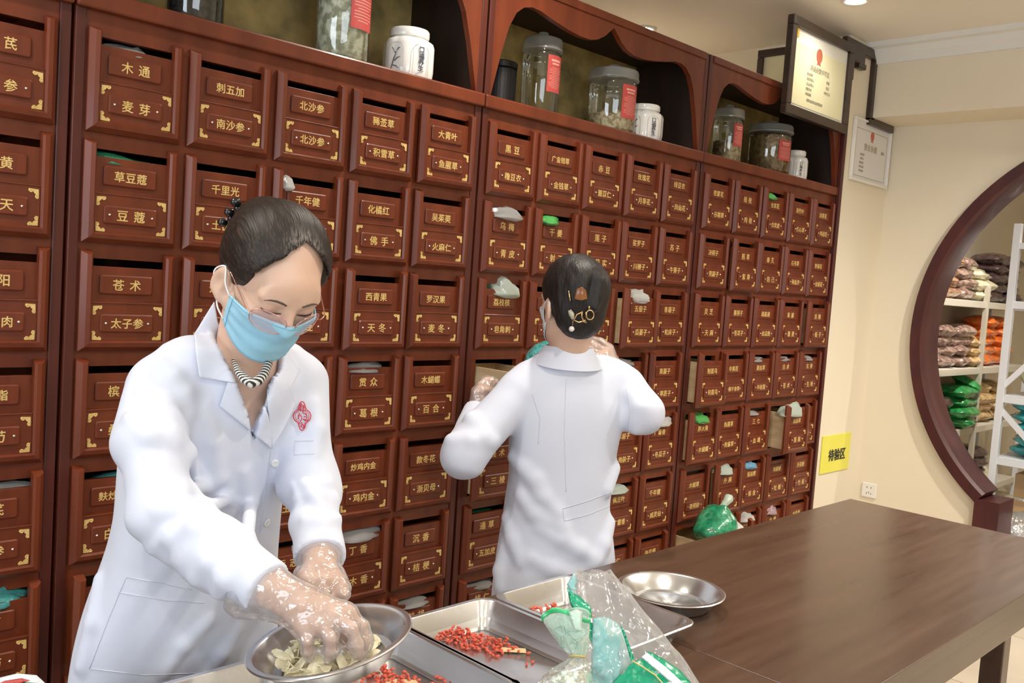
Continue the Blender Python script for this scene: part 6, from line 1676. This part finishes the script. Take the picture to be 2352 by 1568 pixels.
slab('packet_film', [(1362, 1420), (1378, 1416), (1398, 1418), (1420, 1432), (1436, 1462), (1448, 1500), (1452, 1545), (1440, 1600), (1420, 1660), (1352, 1660), (1356, 1560), (1360, 1480)], lambda x, y: 1.475 - (y - 1416) * 0.00025, 0.018, M['p_teal'], r, off, crinkle=0.010, seed=8)
slab('green_edge', [(1424, 1436), (1432, 1442), (1446, 1480), (1456, 1510), (1452, 1530), (1444, 1500), (1434, 1464)], lambda x, y: 1.462 - (y - 1416) * 0.00025, 0.003, M['p_green'], r, off, crinkle=0.002, seed=9)
c0 = at(1500, 1640, 1.42); off = np.array((c0[0], c0[1], TZ))
r = empty('herb_packet', tuple(off)); tag(r, 'emerald green packet with a white strip at the foot of the clear bag', 'packet')
slab('packet_film', [(1400, 1575), (1430, 1540), (1456, 1518), (1476, 1512), (1484, 1496), (1496, 1497), (1530, 1516), (1562, 1538), (1592, 1572), (1615, 1610), (1620, 1660), (1400, 1660)], lambda x, y: 1.445 - (y - 1500) * 0.0003, 0.022, M['p_green'], r, off, crinkle=0.004, seed=11)
slab('white_strip', [(1473, 1508), (1486, 1498), (1530, 1532), (1580, 1578), (1606, 1606), (1588, 1614), (1540, 1566), (1500, 1532)], lambda x, y: 1.418 - (y - 1500) * 0.0003, 0.002, M['p_strip'], r, off, crinkle=0.001, seed=12)
P = [at(x, y, 1.415 - (y - 1500) * 0.0003) - off for x, y in ((1452, 1517), (1475, 1530), (1505, 1550), (1525, 1572), (1545, 1600))]
MB().tube(P, 0.0011, 5).build('gold_line', M['gold'], r, smooth=True)
# --- the small tied bag of grain
def tied_bag():
    c0 = at(1298, 1640, 1.375); off = np.array((c0[0], c0[1], TZ)); r = empty('tied_bag', tuple(off)); tag(r, 'small mint bag of pale grain tied with a rubber band, in front of the trays', 'bag')
    prof = [(1650, 1296, 10, 1.0), (1640, 1296, 46, 1.0), (1610, 1296, 62, 1.0), (1580, 1298, 64, 1.0), (1552, 1302, 56, 0.95), (1532, 1312, 38, 0.9), (1516, 1322, 22, 0.85), (1508, 1326, 16, 0.8), (1500, 1324, 20, 0.75), (1480, 1318, 32, 0.55), (1450, 1310, 44, 0.40), (1425, 1304, 52, 0.30), (1408, 1302, 54, 0.22)]
    pr = []
    for i in range(len(prof) - 1):
        for k in range(5): pr.append(tuple(a + (b - a) * k / 5 for a, b in zip(prof[i], prof[i + 1])))
    pr.append(prof[-1]); n = 64; D = 1.375
    def ring(scale, j0, j1, wob, seed):
        v = []
        for j in range(j0, j1):
            y, x, rad, fl = pr[j]
            for k in range(n):
                t = 2 * PI * k / n; q = rad * scale
                top = max(0, (1500 - y) / 95)
                pl = 1 + (0.16 * math.sin(7 * t + 1.0) if abs(y - 1508) < 34 else 0.05 * math.sin(5 * t + y * 0.03)) * wob
                yy = y + top * 14 * math.sin(2 * t + 0.6) * (y < 1470)
                v.append((x + q * pl * math.cos(t), yy, D - q * pl * fl * math.sin(t) * D / FPX))
        v = np.array(v); nn = np.stack([v[:, 0] * 0.03, v[:, 1] * 0.03, v[:, 2] * 20], 1)
        v[:, 2] += 0.0025 * wob * ridge(nn, 1.4, seed)
        W = np.array([at(*q) for q in v]); W[:, 2] = np.maximum(W[:, 2], TZ + 0.001)
        f = [(j * n + k, j * n + (k + 1) % n, (j + 1) * n + (k + 1) % n, (j + 1) * n + k) for j in range(j1 - j0 - 1) for k in range(n)]
        return W - off, f
    J = len(pr)
    W, f = ring(1.0, 0, J, 1.0, 21); from_data('bag_film', W, f, M['poly_mint2'], r, True)
    W, f = ring(1.0, 35, J, 1.0, 21); W = W * 1.0; W2 = W + (np.array(tuple(-RM[:, 1])) * 0.0)
    o = from_data('flared_mouth', W, f, M['poly_mint'], r, True)
    s = o.modifiers.new('thickness', 'SOLIDIFY'); s.thickness = 0.001; s.offset = 1
    W, f = ring(0.93, 1, 24, 0.6, 24); from_data('grain', W, f, M['beads'], r, True)
    W, f = ring(1.02, J - 4, J, 1.0, 21); o = from_data('green_rim', W, f, M['p_lime'], r, True); s = o.modifiers.new('thickness', 'SOLIDIFY'); s.thickness = 0.0015
    P = []
    for k in range(20):
        t = 2 * PI * k / 20; P.append(at(1326 + 19 * math.cos(t), 1508 + 3 * math.sin(t + 2.6), D - 15 * math.sin(t) * D / FPX) - off)
    MB().tube(P, 0.0013, 6, closed=True).build('rubber_band', M['p_band'], r, smooth=True)
    slab('folded_tab', [(1306, 1405), (1322, 1398), (1338, 1404), (1336, 1440), (1344, 1446), (1330, 1450), (1318, 1444), (1312, 1425)], lambda x, y: D - 0.022, 0.003, M['poly_mint'], r, off, seed=33)
    mb = MB()
    for pts in ([(1270, 1448), (1280, 1440), (1296, 1438), (1300, 1456)], [(1274, 1456), (1288, 1462), (1290, 1480)], [(1308, 1478), (1318, 1468), (1326, 1474), (1322, 1490)], [(1302, 1452), (1310, 1450)], [(1304, 1457), (1309, 1458)], [(1320, 1452), (1328, 1450)], [(1282, 1484), (1296, 1486)]):
        mb.tube([at(x, y, D - 0.0165 + abs(x - 1306) * 0.00012) - off for x, y in pts], 0.0006, 4)
    mb.build('printed_drawing', M['print_green'], r)
M['poly_mint2'] = film('mint_clear_film', (0.90, 0.97, 0.94), 0.05, rough=0.10, white=0.22, bump=0.9, scale=45)
M['print_green'] = mat('grey_green_print', (0.16, 0.36, 0.30), rough=0.7)
tied_bag()
# the printed leaflet at the lower left, on the end of the near table
c0 = at(30, 1700, 1.405); off = np.array((c0[0], c0[1], TZ))
r = empty('printed_bag', tuple(off)); tag(r, 'red, green and white printed bag standing at the photo\'s bottom left corner', 'bag')
slab('bag_film', [(-90, 1615), (-20, 1560), (40, 1546), (84, 1550), (104, 1568), (122, 1640), (126, 1770), (-90, 1770)], lambda x, y: 1.41, 0.035, M['p_strip'], r, off, seed=40, step=14, soft=50)
slab('red_print', [(-60, 1596), (10, 1563), (50, 1557), (70, 1562), (40, 1574), (-20, 1600)], lambda x, y: 1.388, 0.002, M['red_paper'], r, off, seed=41)
slab('green_print', [(20, 1576), (60, 1566), (88, 1568), (96, 1620), (20, 1640)], lambda x, y: 1.380, 0.003, M['d_green'], r, off, seed=42)
